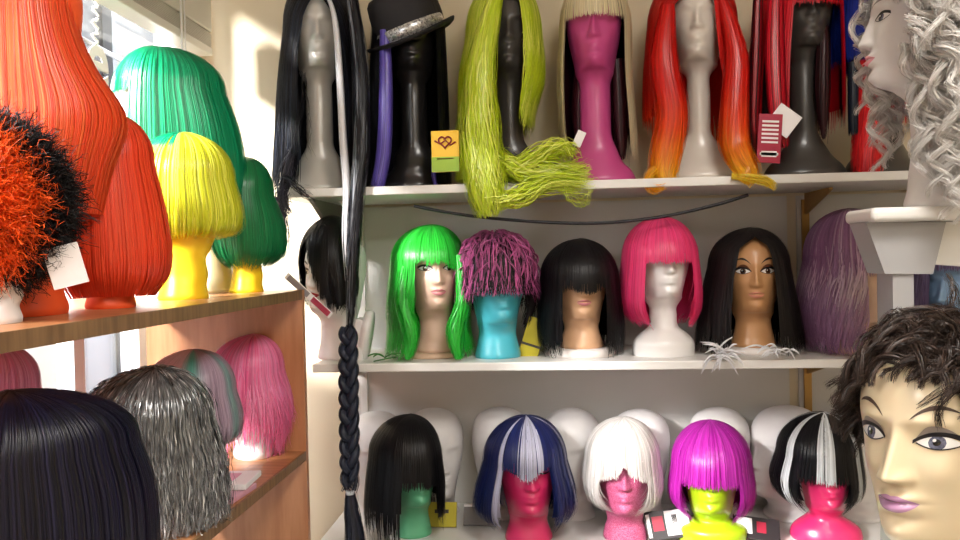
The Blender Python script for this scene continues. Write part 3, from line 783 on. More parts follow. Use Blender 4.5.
# T4 pink head blonde wig
H = head(598, Y0, ZT, 'rose pink mannequin head with long neck under the blonde fringed wig', M_PINK, chin_py=70, base='bust', neck=.042, bs=.92, wt=-22)
W4 = wpx(H, -22, [(30, 565, 634), (80, 562, 634), (130, 563, 637), (165, 570, 638)], .112, .112)
BL = solid('d9c79c', .15, 'f0e4c4')
mar = C('33121a')
def col4(p, u, z, r):
    b = BL(p, u, z, r); pp = np.abs(p)[:, None]
    inner = ((pp > 1.85) & (z < H4z)).astype(float)[..., None]
    return b * (1 - inner) + mar * inner
H4z = zpx(H, 40)
T4 = make_wig('wig', W4, H.loc, H.rz, col4, 'bangs', A=.98, fz=zpx(H, 26), zend=lambda p: np.where(np.abs(p) < 1.6, zpx(H, 160), zpx(H, 150)), n=620, m=H_SYN, zj=.02, shell_col='33121a', label='long blonde fringed wig with dark maroon underlayer, on the rose pink head')
# dark inner layer behind the neck
T4i = lock([at(583, 60, 2.17), at(580, 110, 2.17), at(582, 158, 2.17)], [.02, .025, .01], 120, solid('3a131b', .3), .004, name='underlayer_lock', parent=T4, loc=H.loc, m=H_DARK); T4i['label'] = 'dark maroon underlayer'
lock([at(617, 60, 2.17), at(620, 110, 2.17), at(622, 160, 2.17)], [.02, .027, .01], 120, solid('3a131b', .3), .004, name='underlayer_lock', parent=T4, loc=H.loc, m=H_DARK)
card(576, 146, 2.03, .022, .04, .002, wht, 'small white paper tag hanging from the blonde wig', ry=25, name='price_tag', cat='tag')

# T5 pearl head, red to yellow wig
H = head(701, Y0, ZT, 'pearl white mannequin head with flared shoulders under the flame coloured wig', M_PEARL, chin_py=62, base='bust', neck=.031, bs=1.02, rz=0, wt=-28)
FL = zgrad([(zpx(H, 190), 'f2c21c'), (zpx(H, 165), 'f08a1e'), (zpx(H, 135), 'ea4a1a'), (zpx(H, 100), 'd81f16'), (zpx(H, 0), 'c81212')], .18)
W5 = wpx(H, -28, [(25, 654, 738), (80, 649, 744), (130, 647, 752), (186, 645, 765)], .112, .12)
T5 = make_wig('wig', W5, H.loc, H.rz, FL, 'part', n=620, zend=lambda p: np.where(np.abs(p) > 1.9, .10, zpx(H, 120)), openz=[(.60, 0), (zpx(H, 0), .05), (zpx(H, 12), .45), (zpx(H, 60), .52), (zpx(H, 186), .55)], wave=.003, wfreq=14, m=H_SYN, label='long straight wig fading from red through orange to yellow curled tips')
lock([at(668, 5, 2.04), at(664, 60, 2.02), at(672, 110, 2.02), at(668, 145, 2.03), at(664, 172, 2.03), at(670, 186, 2.02)], [.014, .036, .040, .042, .036, .020], 520, FL, .0035, wave=.003, wfreq=20, spread=.007, name='front_lock', parent=T5, loc=H.loc, flat=.3, m=H_SYN)
lock([at(722, 0, 2.05), at(736, 50, 2.03), at(735, 100, 2.02), at(734, 140, 2.02), at(740, 158, 2.0), at(748, 172, 1.98), at(742, 183, 1.98)], [.010, .026, .032, .036, .032, .022, .012], 460, FL, .0035, wave=.003, wfreq=20, spread=.007, name='front_lock', parent=T5, loc=H.loc, flat=.3, m=H_SYN)
lock([at(732, 176, 1.99), at(750, 178, 1.98), at(766, 181, 1.965), at(774, 188, 1.96)], [.008, .011, .010, .004], 90, solid('eec21a', .2, 'f6e04a'), .002, frizz=.001, name='curled_tip', parent=T5, loc=H.loc)['label'] = 'yellow curled tip'
lock([at(655, 168, 2.03), at(648, 178, 2.02), at(654, 189, 2.01), at(664, 187, 2.0)], [.008, .011, .010, .004], 70, solid('eec21a', .2, 'f3a02a'), .002, frizz=.001, name='curled_tip', parent=T5, loc=H.loc)['label'] = 'yellow curled tip'

# T6 dark head red and black wig
H = head(806, Y0, ZT, 'dark grey mannequin head turned right under the red and black wig', M_GREYP, chin_py=48, base='bust', neck=.034, bs=1.0, rz=16, wt=-30)
RB = streaks('cf1226', '120d10', lambda p, u, z, r: ((p > -1.0) & (p < -.82))[:, None] | ((np.abs(p) > 2.1)[:, None] & (z < zpx(H, 20))) | ((p > 1.2) & (p < 1.65))[:, None], .25)
W6 = wpx(H, -30, [(10, 765, 841), (60, 756, 842), (110, 752, 842), (160, 750, 840)], .112, .115)
T6 = make_wig('wig', W6, H.loc, H.rz, RB, 'bangs', A=.72, fz=zpx(H, 15), zend=lambda p: np.where(p > 0, zpx(H, 122), zpx(H, 140)), n=620, m=H_DARK, zj=.02, A_skew=.25, label='long straight red and black fringed wig with a crimson package pinned to it')
lock([at(776, -5, 2.04), at(775, 50, 2.03), at(778, 110, 2.02), at(785, 148, 2.02)], [.018, .026, .024, .012], 260, streaks('d3142c', '8c1020', lambda p, u, z, r: np.repeat((r > .7)[:, None], u.shape[1], 1)), .003, name='front_lock', parent=T6, loc=H.loc, flat=.4, m=H_SYN)
lock([at(758, 0, 2.07), at(756, 60, 2.07), at(754, 120, 2.07), at(757, 160, 2.07)], [.012, .016, .012, .006], 130, streaks('b01222', '2a0a10', lambda p, u, z, r: np.repeat((r > .5)[:, None], u.shape[1], 1)), .003, name='side_lock', parent=T6, loc=H.loc, flat=.5, m=H_SYN)
lock([at(822, 2, 2.12), at(823, 40, 2.10), at(822, 90, 2.10), at(824, 140, 2.10)], [.002, .018, .022, .006], 160, solid('171013', .3, '3a0c14'), .003, name='underlayer_lock', parent=T6, loc=H.loc, m=H_DARK)
t = card(768, 163, 1.995, .056, .118, .006, crim, 'crimson wig package with a white oval, pinned to the red and black wig', ry=4,
     marks=[('print_line', wht, [(.15, .85, .40 + i * .085, .44 + i * .085) for i in range(6)]), ('white_oval', wht, [(.18, .82, .12, .24), (.12, .88, .15, .21)])])
card(776, 131, 2.0, .062, .062, .002, wht, 'white square paper card hanging cornerwise above the crimson package', ry=38, name='paper_card', cat='card')

# T7 blue black red wig
H = head(884, Y0 + .02, ZT, 'dark mannequin head partly hidden behind the silver curly bust', M_GREYP, chin_py=60, base='bust', neck=.045, bs=1.0, rz=55, wt=-25)
BR = streaks('1a2f8c', 'c81824', lambda p, u, z, r: z < zpx(H, 68), .2)
W7 = wpx(H, -25, [(10, 838, 925), (60, 836, 930), (120, 850, 925), (175, 850, 925)], .115, .12)
T7 = make_wig('wig', W7, H.loc, H.va, BR, 'bangs', A=.6, fz=zpx(H, 20), A_skew=1.2, zend=lambda p: np.where(p < 0, zpx(H, 66), zpx(H, 120)), n=520, zj=.006, m=H_DARK, layers=.05, label='long wig banded blue, black and red beside the silver curly bust')
lock([at(872, 60, 2.10), at(873, 100, 2.09), at(869, 140, 2.08), at(866, 176, 2.07)], [.036, .040, .042, .036], 420, solid('c41826', .22, 'e0302c'), .0035, wave=.002, name='red_length', parent=T7, loc=H.loc, flat=.5, m=H_DARK)['label'] = 'red length'
lock([at(853, 62, 2.07), at(853, 100, 2.07), at(853, 136, 2.07)], [.013, .013, .012], 120, solid('121826', .3), .004, name='dark_length', parent=T7, loc=H.loc, flat=.4, m=H_DARK)['label'] = 'blue black length'

# ================================================================== MIDDLE SHELF
Y1 = 2.14
# M0 white head, black side swept wig
H = head(335, Y1 - .02, ZM, 'white foam mannequin head with painted eye and red lips, turned left beside the braid', M_WHITE, chin_py=312, base='foam', neck=.046, rz=-42, k=.98, wt=217)
H.lips(LIP_RED, H.obj); H.brows(DKBROW, H.obj, th=.0024); H.eyes(H.obj, IR_BR, 1.05)
W0 = wpx(H, 217, [(262, 300, 356), (285, 301, 358), (300, 302, 356), (318, 306, 350)], .118, .115)
T0 = make_wig('wig', W0, H.loc, H.va, solid('0e0e12', .3), 'bangs', A=.66, A_skew=-.95, fz=zpx(H, 236), fz_fn=lambda p: np.interp(p, [-1.6, -1.0, -.45], [zpx(H, 250), zpx(H, 238), zpx(H, 296)]), zend=zpx(H, 306), n=720, zj=.008, m=H_DARK, curl_in=.012, label='short black side swept wig covering one eye of the white foam head')
lock([at(322, 226, 2.05), at(333, 250, 2.02), at(339, 280, 2.01), at(342, 306, 2.01)], [.008, .026, .030, .022], 420, solid('0e0e12', .3), .0035, name='fringe', parent=T0, loc=H.loc, flat=.4, m=H_DARK)
t = card(331, 316, 1.975, .018, .155, .003, wht, 'narrow silver and red hanging package in front of the white head with the black wig', ry=-47, marks=[('red_panel', crim, [(.1, .9, .04, .42)]), ('grey_panel', mat('grey_print', '8f8a90', .4), [(.1, .9, .5, .95)])])
# M0b leaning white disc pieces
t = empty('foam_block', at(366, 362, 2.10))
mb = MB(); mb.lathe([(0, 0), (.066, 0), (.070, .008), (.066, .022), (.0, .022)], 40, sy=.5); o = mb.build('oval_plate', M_WHITE, t); o.rotation_euler = (0, rad(-80), 0); o.location = (.014, 0, .068)
MB().prism([(-.035, -.03, 0), (0, -.03, 0), (.0, -.03, .115), (-.02, -.03, .12)], (0, .06, 0)).build('wedge', M_WHITE, t, bevel=.004)
tag(t, 'white foam neck piece with an oval plate standing left of the green wig', 'foam piece')

# M1 green wig
H = head(433, Y1, ZM, 'pale skinned mannequin head on a beige disc under the bright green wig', M_SKIN1, chin_py=309, base='neck', neck=.041, rz=8, k=.98, disc=(.083, .014, mat('beige_base', 'd5b59a', .4)), wt=226)
H.lips(LIP_PINK, H.obj); H.eyes(H.obj, IR_BR, 1.0); H.brows(BROWN, H.obj)
GR = solid('1fae2c', .2, '38d048')
W_ = wpx(H, 226, [(262, 392, 464), (300, 389, 466), (330, 388, 467), (360, 385, 472)], .114, .118)
Tg = make_wig('wig', W_, H.loc, H.rz, GR, 'bangs', A=.60, fz=zpx(H, 274), fz_fn=lambda p: zpx(H, 265) + .010 * np.cos(p * 5) + .02 * (p < -.3), zend=.012, n=760, wave=.009, wfreq=38, clump=34, m=H_SYN, label='bright green wavy wig with full fringe, left of the turquoise head')
for s_ in (-1, 1):
    xx = 433 + s_ * 28
    lock([at(xx - s_ * 2, 255, 2.06), at(xx + s_ * 2, 300, 2.035), at(xx - s_ * 6, 332, 2.03), at(xx - s_ * 2, 360, 2.02)], [.003, .018, .022, .010], 260, GR, .003, wave=.005, wfreq=40, name='front_lock', parent=Tg, loc=H.loc, flat=.6)
lk = empty('leaf_sprig', at(385, 362, 2.03)); gl = mat('green_leaf', '3f8f3a', .4, noise=.3)
mb = MB().tube([(-.03, 0, .002), (0, 0, .008), (.03, 0, .012)], .0018, 6); mb.build('stem', gl, lk)
for i, (a, l) in enumerate(((200, .045), (160, .03), (20, .055), (-15, .04), (60, .03))):
    q = [(l * t_ * math.cos(rad(a)), -.01 * t_, .010 + l * t_ * .35 * abs(math.sin(rad(a))) + .008 * math.sin(t_ * PI)) for t_ in np.linspace(0, 1, 7)]
    V = []; f = []
    for j, pp_ in enumerate(q):
        wd = .008 * math.sin(j / 6 * PI) + .0008
        for (oy, oz) in ((-wd, .001), (0, .0035), (wd, .001), (0, -.0005)): V.append((pp_[0], pp_[1] + oy, pp_[2] + oz))
    for j in range(6):
        for c_ in range(4): f.append((j * 4 + c_, j * 4 + (c_ + 1) % 4, j * 4 + 4 + (c_ + 1) % 4, j * 4 + 4 + c_))
    MB().add(V, f).build('leaf', gl, lk)
tag(lk, 'small sprig of green leaves lying left of the green wig', 'artificial sprig')

# M2 turquoise head
H = head(496, Y1 - .03, ZM, 'turquoise foam mannequin head under the short pink and black wig', M_TURQ, chin_py=322, base='foam', neck=.050, k=1.04, rz=12, wt=234)
W_ = wpx(H, 234, [(268, 458, 534), (290, 457, 536), (306, 463, 534), (322, 476, 528)], .122, .120)
PK = streaks('1c1016', 'c9619e', lambda p, u, z, r: (np.repeat((r > .62)[:, None], u.shape[1], 1) & (z > zpx(H, 300))), .3)
Tp = make_wig('wig', W_, H.loc, H.rz, PK, 'bangs', A=.78, fz=zpx(H, 292), zend=lambda p: zpx(H, 298) - .03 * (np.abs(p) > 1.7), n=760, wave=.006, wfreq=80, m=H_SOFT, zj=.012, flick=.008, shell_col='1c1016', label='short tousled black wig with pink highlights on the turquoise head')
its = []
for i in range(330):
    ph = rng.uniform(-PI, PI); u0 = rng.uniform(0, .95) * W_.s[12]; u1 = u0 + rng.uniform(.03, .06)
    uu = np.linspace(u0, u1, 6); pp = ph + np.linspace(0, rng.normal(0, .3), 6); q = W_.at(pp, uu, 1.03) + W_.normal(pp, uu) * (np.sin(np.linspace(0, PI, 6)) * rng.uniform(.002, .011))[:, None]
    o = lock([tuple(v) for v in q], [.001, .004, .003, .0006], 9, solid('d878b0', .3, 'c05a98' if i % 2 else '2a1420'), .0017, world=False, K=12, m=H_SOFT)
    me = o.data; nv = len(me.vertices); V = np.zeros(nv * 3, np.float32); me.vertices.foreach_get('co', V); Q = np.zeros(len(me.polygons) * 4, np.int32); me.loops.foreach_get('vertex_index', Q)
    cc = np.zeros(nv * 4, np.float32); me.color_attributes['fibre_colour'].data.foreach_get('color', cc)
    its.append((V.reshape(-1, 3), Q.reshape(-1, 4), cc.reshape(-1, 4)[:, :3])); bpy.data.objects.remove(o)
merge_strands(its, 'pink_tufts', H_SOFT, Tp)['label'] = 'pink tufts'

lock([at(527, 285, 2.13), at(531, 305, 2.12), at(525, 328, 2.12)], [.012, .014, .004], 120, solid('1c1016', .3), .0022, frizz=.001, name='nape_lock', parent=Tp, loc=H.loc, m=H_SOFT)
card(527, 358, 2.12, .052, .11, .008, lime_c, 'yellow green wig package leaning behind the turquoise head', ry=18, marks=[('dark_band', drk, [(0, 1, .3, .36)])])

# M3 peach head black wig
DISC = mat('white_base_disc', 'ece4e0', .35)
H = head(580, Y1 - .02, ZM, 'peach skinned mannequin head with pink lips on a white disc, black fringe over its eyes', M_SKIN2, chin_py=318, base='neck', neck=.046, rz=6, k=1.0, disc=(.086, .022, DISC), wt=240)
H.lips(LIP_PINK, H.obj)
W_ = wpx(H, 240, [(278, 541, 616), (310, 538, 620), (340, 536, 622), (360, 538, 623)], .116, .118)
make_wig('wig', W_, H.loc, H.rz, solid('100e11', .35), 'bangs', A=.56, fz=zpx(H, 288), fz_fn=lambda p: zpx(H, 290) + .03 * np.clip(np.abs(p - .1) - .1, -.1, .3), zend=.016, n=760, m=H_DARK, wave=.002, wfreq=20, curl_in=.01, label='long black fringed wig between the turquoise head and the hot pink wig')

# M4 white head pink bob
H = head(662, Y1 - .02, ZM, 'white glazed mannequin bust with square shoulders under the hot pink bob', M_PLAST, chin_py=297, base='shell', neck=.036, rz=14, bs=1.0, k=.98, wt=218)
W_ = wpx(H, 218, [(258, 624, 695), (285, 621, 698), (310, 620, 699), (330, 628, 696)], .114, .116)
make_wig('wig', W_, H.loc, H.rz, solid('ee2f78', .16, 'ff5a92'), 'bangs', A=.68, fz=zpx(H, 261), zend=zpx(H, 324), n=800, m=H_SYN, zj=.006, curl_in=.02, label='hot pink straight bob wig with blunt fringe on the middle shelf')

# M5 bronze head, centre parting
H = head(752, Y1, ZM, 'bronze skinned mannequin head with painted brows and eyes beneath the centre parted black wig', M_SKIN3, chin_py=311, base='neck', neck=.045, rz=6, k=1.05, disc=(.076, .018, DISC), wt=229)
H.lips(LIP_NUDE, H.obj); H.brows(DKBROW, H.obj, .003, .010, .134); H.eyes(H.obj, IR_BR, 1.12, mat('brown_eyeshadow', '6e3e28', .5))
W_ = wpx(H, 229, [(265, 711, 786), (300, 703, 792), (330, 699, 797), (352, 697, 800)], .110, .118)
T5m = make_wig('wig', W_, H.loc, H.rz, solid('121013', .4, '2a2524'), 'part', n=820, zend=.02, openz=[(.34, 0), (zpx(H, 238), .02), (zpx(H, 246), .40), (zpx(H, 275), .50), (zpx(H, 352), .46)], m=H_DARK, wave=.002, wfreq=16, label='long black centre parted wig with white feathery ends')
for k_, (ax_, ay_) in enumerate(((722, 356), (778, 352))):
    its = 22 if k_ == 0 else 16
    for i in range(its):
        a = rng.uniform(0, 2 * PI); L = rng.uniform(12, 30); dx, dy = math.cos(a) * L * 1.1, abs(math.sin(a)) * L * (.8 if k_ == 0 else .25) * (1 if rng.random() < .7 else -.8)
        x_, y_ = ax_ + rng.uniform(-8, 8), ay_ + rng.uniform(-4, 3)
        lock([at(x_, y_, 1.985), at(x_ + dx * .5, y_ + dy * .4 - 4, 1.972), at(x_ + dx, y_ + dy, 1.97)], [.001, .003, .0006], 12, solid('f2f2f6', .06), .002, name='feathery_end', parent=T5m, loc=H.loc, K=10, m=H_SYN)

# M6 lilac wig turned right
H = head(850, Y1, ZM, 'pale skinned mannequin head turned right inside the lilac wig', M_SKIN1, chin_py=322, base='foam', neck=.045, rz=62, k=1.05, wt=210)
LI = streaks('9c6e9a', 'c8a6c4', lambda p, u, z, r: (np.repeat((r > .7)[:, None], u.shape[1], 1)), .2)
def LI2(p, u, z, r):
    c = LI(p, u, z, r); k_ = (np.clip((zpx(H, 262) - z) / .08, 0, 1) * np.clip((z - zpx(H, 338)) / .04, 0, 1) * (.25 + .75 * (r > .6))[:, None] * np.clip((p + .6) / .8, .15, 1)[:, None])[..., None]
    return c * (1 - k_) + C('dccbd2') * k_
W_ = wpx(H, 210, [(255, 808, 884), (290, 803, 886), (320, 804, 880), (356, 812, 880)], .118, .12)
make_wig('wig', W_, H.loc, H.va + rad(10), LI2, 'bangs', A=.5, A_skew=.62, fz=zpx(H, 272), zend=.01, n=1000, m=H_SYN, wave=.012, wfreq=30, clump=30, label='lilac wavy wig with pale highlights, left of the white stand')
# M7 blue head with purple grey wig
H = head(958, Y1 + .02, ZM, 'light blue foam mannequin head at the right edge of the middle shelf', mat('light_blue_foam', '7fa0c4', .4), chin_py=330, base='foam', neck=.05, k=1.06, rz=-20, wt=222)
W_ = wpx(H, 222, [(262, 916, 998), (300, 912, 1002), (340, 914, 1000)], .118, .12)
make_wig('wig', W_, H.loc, H.va, solid('5b4a72', .3, '8a7c9c'), 'bangs', A=.62, A_skew=.0, fz=zpx(H, 268), zend=.03, n=600, m=H_DARK, wave=.004, label='purple grey wig on the light blue head behind the stand')

# ================================================================== BOTTOM SHELF
fl = 'plain white foam head in the back row, %s'
for i, (px, top, kk, rz, w_) in enumerate(((372, 411, 1.10, 0, 'partly hidden behind the braid'), (430, 408, 1.12, 12, 'right of the black fringed wig'), (497, 407, 1.12, 10, 'left of the blue striped wig'), (567, 408, 1.12, -10, 'between the blue striped and white wigs'), (637, 409, 1.10, 0, 'behind the white wig'), (716, 407, 1.12, 0, 'behind the magenta bob'), (783, 405, 1.12, -48, 'in profile beside the white streaked wig'), (852, 408, 1.10, 0, 'behind the large brunette mannequin'))):
    x = at(px, 256, 2.25).x; s = px_scale((x, 2.25, ZB + .2)); by = proj((x, 2.25, ZB))[1]; tot = (by - top) / s
    head(px, 2.25, ZB, fl % w_, M_WHITE, hc=tot - .21 * kk, k=kk, base='foam', neck=.056, rz=rz, feat=.6, group='plain white foam heads in the back row')
Y2 = 2.08
# B0 mint
H = head(408, Y2, ZB, 'mint green mannequin head under the black fringed wig, leftmost on the bottom shelf', M_MINT, chin_py=504, base='foam', neck=.038, rz=14, fw=.9, wt=416)
W_ = wpx(H, 416, [(452, 366, 434), (480, 362, 437), (510, 360, 437), (540, 362, 440)], .116, .118)
make_wig('wig', W_, H.loc, H.rz, solid('0d0c0f', .35), 'bangs', A=.52, fz=zpx(H, 476), zend=lambda p: zpx(H, 522 - 12 * 0) + .03 * (p > .3), n=760, m=H_DARK, zj=.018, label='long black fringed wig on the mint green head')
# B1 pink, blue striped
H = head(523, Y2 - .02, ZB, 'shiny hot pink mannequin head with closed eyes under the blue and white striped wig', M_HOT, chin_py=513, base='foam', neck=.050, rz=6, k=1.06, wt=417)
H.eyes(H.obj, IR_BR, 1.0, closed=True)
BS = streaks('1f2a66', 'c6c6dc', lambda p, u, z, r: np.repeat(((np.abs(np.sin(p * 3.2 + .5)) > .975) | ((np.abs(p) < .24) & (r > .15)))[:, None], u.shape[1], 1), .25)
W_ = wpx(H, 417, [(458, 481, 561), (488, 472, 569), (510, 468, 572), (524, 474, 568)], .118, .118)
make_wig('wig', W_, H.loc, H.va, BS, 'bangs', A=.62, fz=zpx(H, 464), fz_fn=lambda p: zpx(H, 458) - .025 * np.exp(-(p / .25) ** 2), zend=zpx(H, 517), n=860, m=H_SYN, zj=.008, curl_in=.02, label='dark blue bob wig with white stripes and a white fringe centre')
# B2 glitter, white
H = head(620, Y2 - .01, ZB, 'sparkly rose pink mannequin head under the white bob wig', M_GLIT, chin_py=512, base='foam', neck=.046, rz=0, k=1.0, wt=419)
W_ = wpx(H, 419, [(455, 583, 654), (480, 580, 657), (500, 584, 655), (514, 596, 646)], .116, .116)
make_wig('wig', W_, H.loc, H.va, solid('ddd8d4', .14, 'f4f0ee'), 'bangs', A=.66, fz=zpx(H, 470), fz_fn=lambda p: zpx(H, 462) - .035 * np.clip(np.abs(p), 0, .6) + .02 * np.exp(-((p - .02) / .12) ** 2), zend=zpx(H, 508), n=760, m=H_SYN, zj=.006, curl_in=.03, label='short white bob wig on the sparkly pink head')
# B3 lime, magenta
H = head(707, Y2 - .02, ZB, 'lime green mannequin head under the magenta bob wig', M_LIME, chin_py=512, base='shell', neck=.046, rz=0, k=1.02, wt=422)
W_ = wpx(H, 422, [(462, 670, 745), (488, 666, 748), (505, 669, 746), (522, 680, 738)], .118, .116)
make_wig('wig', W_, H.loc, H.va, solid('b01aa0', .16, 'cf3cc0'), 'bangs', A=.74, fz=zpx(H, 474), zend=zpx(H, 514), n=860, m=H_SYN, zj=.006, curl_in=.02, label='magenta straight bob wig with blunt fringe on the lime green head')
# B4 pink bust, black/white
H = head(822, Y2, ZB, 'hot pink mannequin bust with closed eyes under the black wig with white streaks', M_HOT, chin_py=508, base='bust', neck=.040, rz=10, k=.96, bs=.8, wt=414)
BW = streaks('101014', 'd6dade', lambda p, u, z, r: np.repeat((((np.abs(np.sin(p * 3.4 + 1.0)) > .95)) | ((p > -.15) & (p < .28) & (r > .25)))[:, None], u.shape[1], 1), .25)
W_ = wpx(H, 414, [(450, 778, 854), (475, 771, 857), (495, 774, 857), (508, 784, 852)], .116, .118)
make_wig('wig', W_, H.loc, H.va, BW, 'bangs', A=.60, A_skew=.1, fz=zpx(H, 471), zend=zpx(H, 502), n=860, m=H_DARK, zj=.007, curl_in=.02, label='short black bob wig with white streaks beside the large brunette mannequin')
# cards on the bottom shelf
card(441, 536, 2.13, .085, .065, .010, lime_c, 'yellow wig package behind the mint green head', marks=[('dark_print', drk, [(.3, .75, .55, .7), (.42, .52, .4, .85)])], rx=-20, z=ZB + .002)
card(482, 536, 2.14, .10, .055, .008, mat('grey_card', '7d7b7e', .4), 'grey wig package lying left of the hot pink head', rx=-35, marks=[('pale_edge', wht, [(0, 1, .9, 1)])], z=ZB + .004)
card(671, 538, 2.035, .11, .072, .006, drk, 'black and white wig package with a red print lying left of the lime head', rx=-28, ry=-8, z=ZB + .010, marks=[('white_panel', wht, [(.45, .98, .1, .95), (.02, .1, .1, .9)]), ('red_print', crim, [(.15, .4, .3, .8)]), ('dark_print', drk, [(.6, .72, .5, .8), (.55, .9, .2, .3)])])
card(757, 548, 2.035, .115, .055, .006, drk, 'dark wig package with pale edge lying right of the lime head', rx=-35, ry=8, z=ZB + .011, marks=[('white_panel', wht, [(.05, .4, .2, .9)]), ('red_print', crim, [(.5, .7, .3, .8)])])

# ================================================================== WINDOW SHELVES, UPPER
def whead(px, Y, x, zs, label, m, **k):
    return head(px, Y, zs, label, m, x=x, **k)
def wx(px, X): q = atx(px, 256, X); return q.y
# L1 afro
def radial_wig(name, c, R, n, col, L=.045, loc=(0, 0, 0), rz=0, m=None, fr=.004, w=.0016, K=7, cut=None, sq=(1, 1, 1), label=None):
    d = rng.normal(0, 1, (n, 3)); d /= np.linalg.norm(d, axis=1, keepdims=True)
    if cut: d = d[cut(d)]; n = len(d)
    r = rng.random(n); P0 = d * (R - L) * np.array(sq)
    st = np.linspace(0, 1, K)[None, :, None]
    P = P0[:, None] + d[:, None] * L * st * rng.uniform(.7, 1.1, (n, 1, 1)) + np.cumsum(rng.normal(0, fr, (n, K, 3)), 1) + np.array(c)
    N = rng.normal(0, 1, (n, 1, 3)); N = np.repeat(N / np.linalg.norm(N, axis=-1, keepdims=True), K, 1)
    cols = col(d, r)[:, None].repeat(K, 1)
    V, Q = ribbons(P, N, w * rng.uniform(.6, 1.4, n), .5)
    cc = np.repeat(cols, 3, 1).reshape(-1, 3)
    # inner ball
    nu, nv = 20, 32; th = np.linspace(0, PI, nu); pv = np.linspace(0, 2 * PI, nv)
    D = np.stack([np.sin(th)[:, None] * np.cos(pv), np.sin(th)[:, None] * np.sin(pv), np.cos(th)[:, None] * np.ones(nv)], -1)
    B = D * (R - L * .75) * np.array(sq) + np.array(c); qs = []
    for i in range(nu - 1):
        for j in range(nv - 1):
            if cut and not cut(D[i, j][None])[0]: continue
            a = i * nv + j; qs.append((a, a + 1, a + nv + 1, a + nv))
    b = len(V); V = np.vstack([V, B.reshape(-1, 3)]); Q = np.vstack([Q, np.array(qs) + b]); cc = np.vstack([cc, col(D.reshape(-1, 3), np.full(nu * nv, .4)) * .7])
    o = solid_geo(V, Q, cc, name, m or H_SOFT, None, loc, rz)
    if label: tag(o, label, 'wig')
    return o
XH = -.80
y = 1.00
H = whead(12, y, -.745, ZU, 'white foam mannequin bust under the black and orange afro wig', M_WHITE, top=140, base='bust', bs=.72, rz=-90, neck=.04, k=.62)
cz = at(0, 203, y).z - ZU
oc, bc = C('ea5a16'), C('151213')
view = np.array([.50, -.86, .05]); view /= np.linalg.norm(view)
patch_c = np.array([[.52, -.80, -.35], [.50, -.80, .30], [.25, -.9, 0]]); patch_c /= np.linalg.norm(patch_c, axis=1, keepdims=True)
def afro_col(d, r):
    q = np.max(d @ patch_c.T + .12 * np.sin(d[:, :1] * 14) * np.cos(d[:, 2:] * 11), axis=1)
    m_ = np.clip((q - .70) / .06 + (r - .5), 0, 1)[:, None]
    return (bc * (1 - m_) + oc * m_) * (.75 + .5 * ((r * 5.3) % 1))[:, None]
pA = at(-26, 205, y)
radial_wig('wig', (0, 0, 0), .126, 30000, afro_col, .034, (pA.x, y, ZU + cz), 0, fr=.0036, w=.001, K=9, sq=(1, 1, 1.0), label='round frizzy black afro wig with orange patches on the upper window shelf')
card(72, 286, 1.02, .044, .056, .003, wht, 'white folded paper card hanging between the afro wig and the orange bob', rz=25, ry=-14, name='paper_card', cat='card')
# L2 long red orange
y = wx(20, -.82)
OR = solid('f04726', .12, 'fb7038')
H = whead(6, y, -.82, ZU, 'tall orange mannequin head hidden inside the long red orange wig', M_ORG, top=-58, base='bust', bs=.8, rz=-90)
W_ = side_rows(H, -60, [(-15, -60, 58, .085), (30, -62, 64, .09), (70, -62, 80, .10), (105, -60, 102, .105), (130, -60, 104, .11), (170, -55, 90, .11), (215, -50, 80, .10)])
make_wig('wig', W_, H.loc, H.rz, OR, 'bangs', A=.6, fz=.45, zend=.10, zj=.05, n=1100, w=.0045, m=H_SYN, label='long red orange wig towering over the afro wig by the window')
# L3 orange bob
y = wx(107, -.76)
H = whead(99, y, -.76, ZU, 'orange mannequin head under the straight orange bob', M_ORG, top=118, base='foam', rz=-95, k=.80, neck=.036)
OB = solid('f25330', .10, 'ea4222')
W_ = side_rows(H, 116, [(165, 52, 144, .085), (215, 48, 154, .09), (270, 46, 159, .088), (300, 50, 152, .07)])
make_wig('wig', W_, H.loc, H.rz, OB, 'bangs', A=.6, fz=.22, zend=zpx(H, 303), n=1000, w=.0045, m=H_SYN, zj=.005, curl_in=.02, label='straight orange bob wig standing in front of the yellow wig on the upper window shelf')
# L4 yellow
y = wx(180, -.76)
H = whead(178, y, -.76, ZU, 'yellow mannequin head under the yellow bob wig', M_YEL, top=137, base='foam', rz=-95, k=.9, neck=.044)
YL = streaks('d4da26', 'eef05a', lambda p, u, z, r: np.repeat((r > .6)[:, None], u.shape[1], 1), .12)
def YL2(p, u, z, r):
    c = YL(p, u, z, r); k_ = (np.clip((z - zpx(H, 158)) / .02, 0, 1) * (r > .15)[:, None] * (np.abs(p) < 1.5)[:, None])[..., None]
    return c * (1 - k_) + C('0f9a6a') * k_
W_ = side_rows(H, 135, [(180, 134, 230, .088), (210, 130, 237, .092), (235, 133, 237, .09), (250, 142, 228, .07)])
make_wig('wig', W_, H.loc, H.rz, YL2, 'bangs', A=.6, fz=.25, zend=zpx(H, 247), n=900, w=.0042, m=H_SYN, zj=.004, curl_in=.035, label='yellow bob wig with green roots between the orange bob and the short green bob')
# L5 big green
y = wx(160, -.88)
H = whead(150, y, -.88, ZU, 'white mannequin head facing the window under the long emerald green wig', M_PLAST, top=51, base='bust', bs=.8, rz=-92)
W_ = side_rows(H, 49, [(92, 112, 214, .092), (130, 108, 226, .10), (170, 110, 231, .105), (215, 115, 226, .10)], )
GE = solid('0c8f62', .18, '12a974')
make_wig('wig', W_, H.loc, H.rz, GE, 'bangs', A=1.0, fz=zpx(H, 98), fz_fn=lambda p: np.full(p.shape, zpx(H, 96)), zend=zpx(H, 205), n=1000, w=.0045, m=H_SYN, label='long emerald green fringed wig on the tall white head by the window')
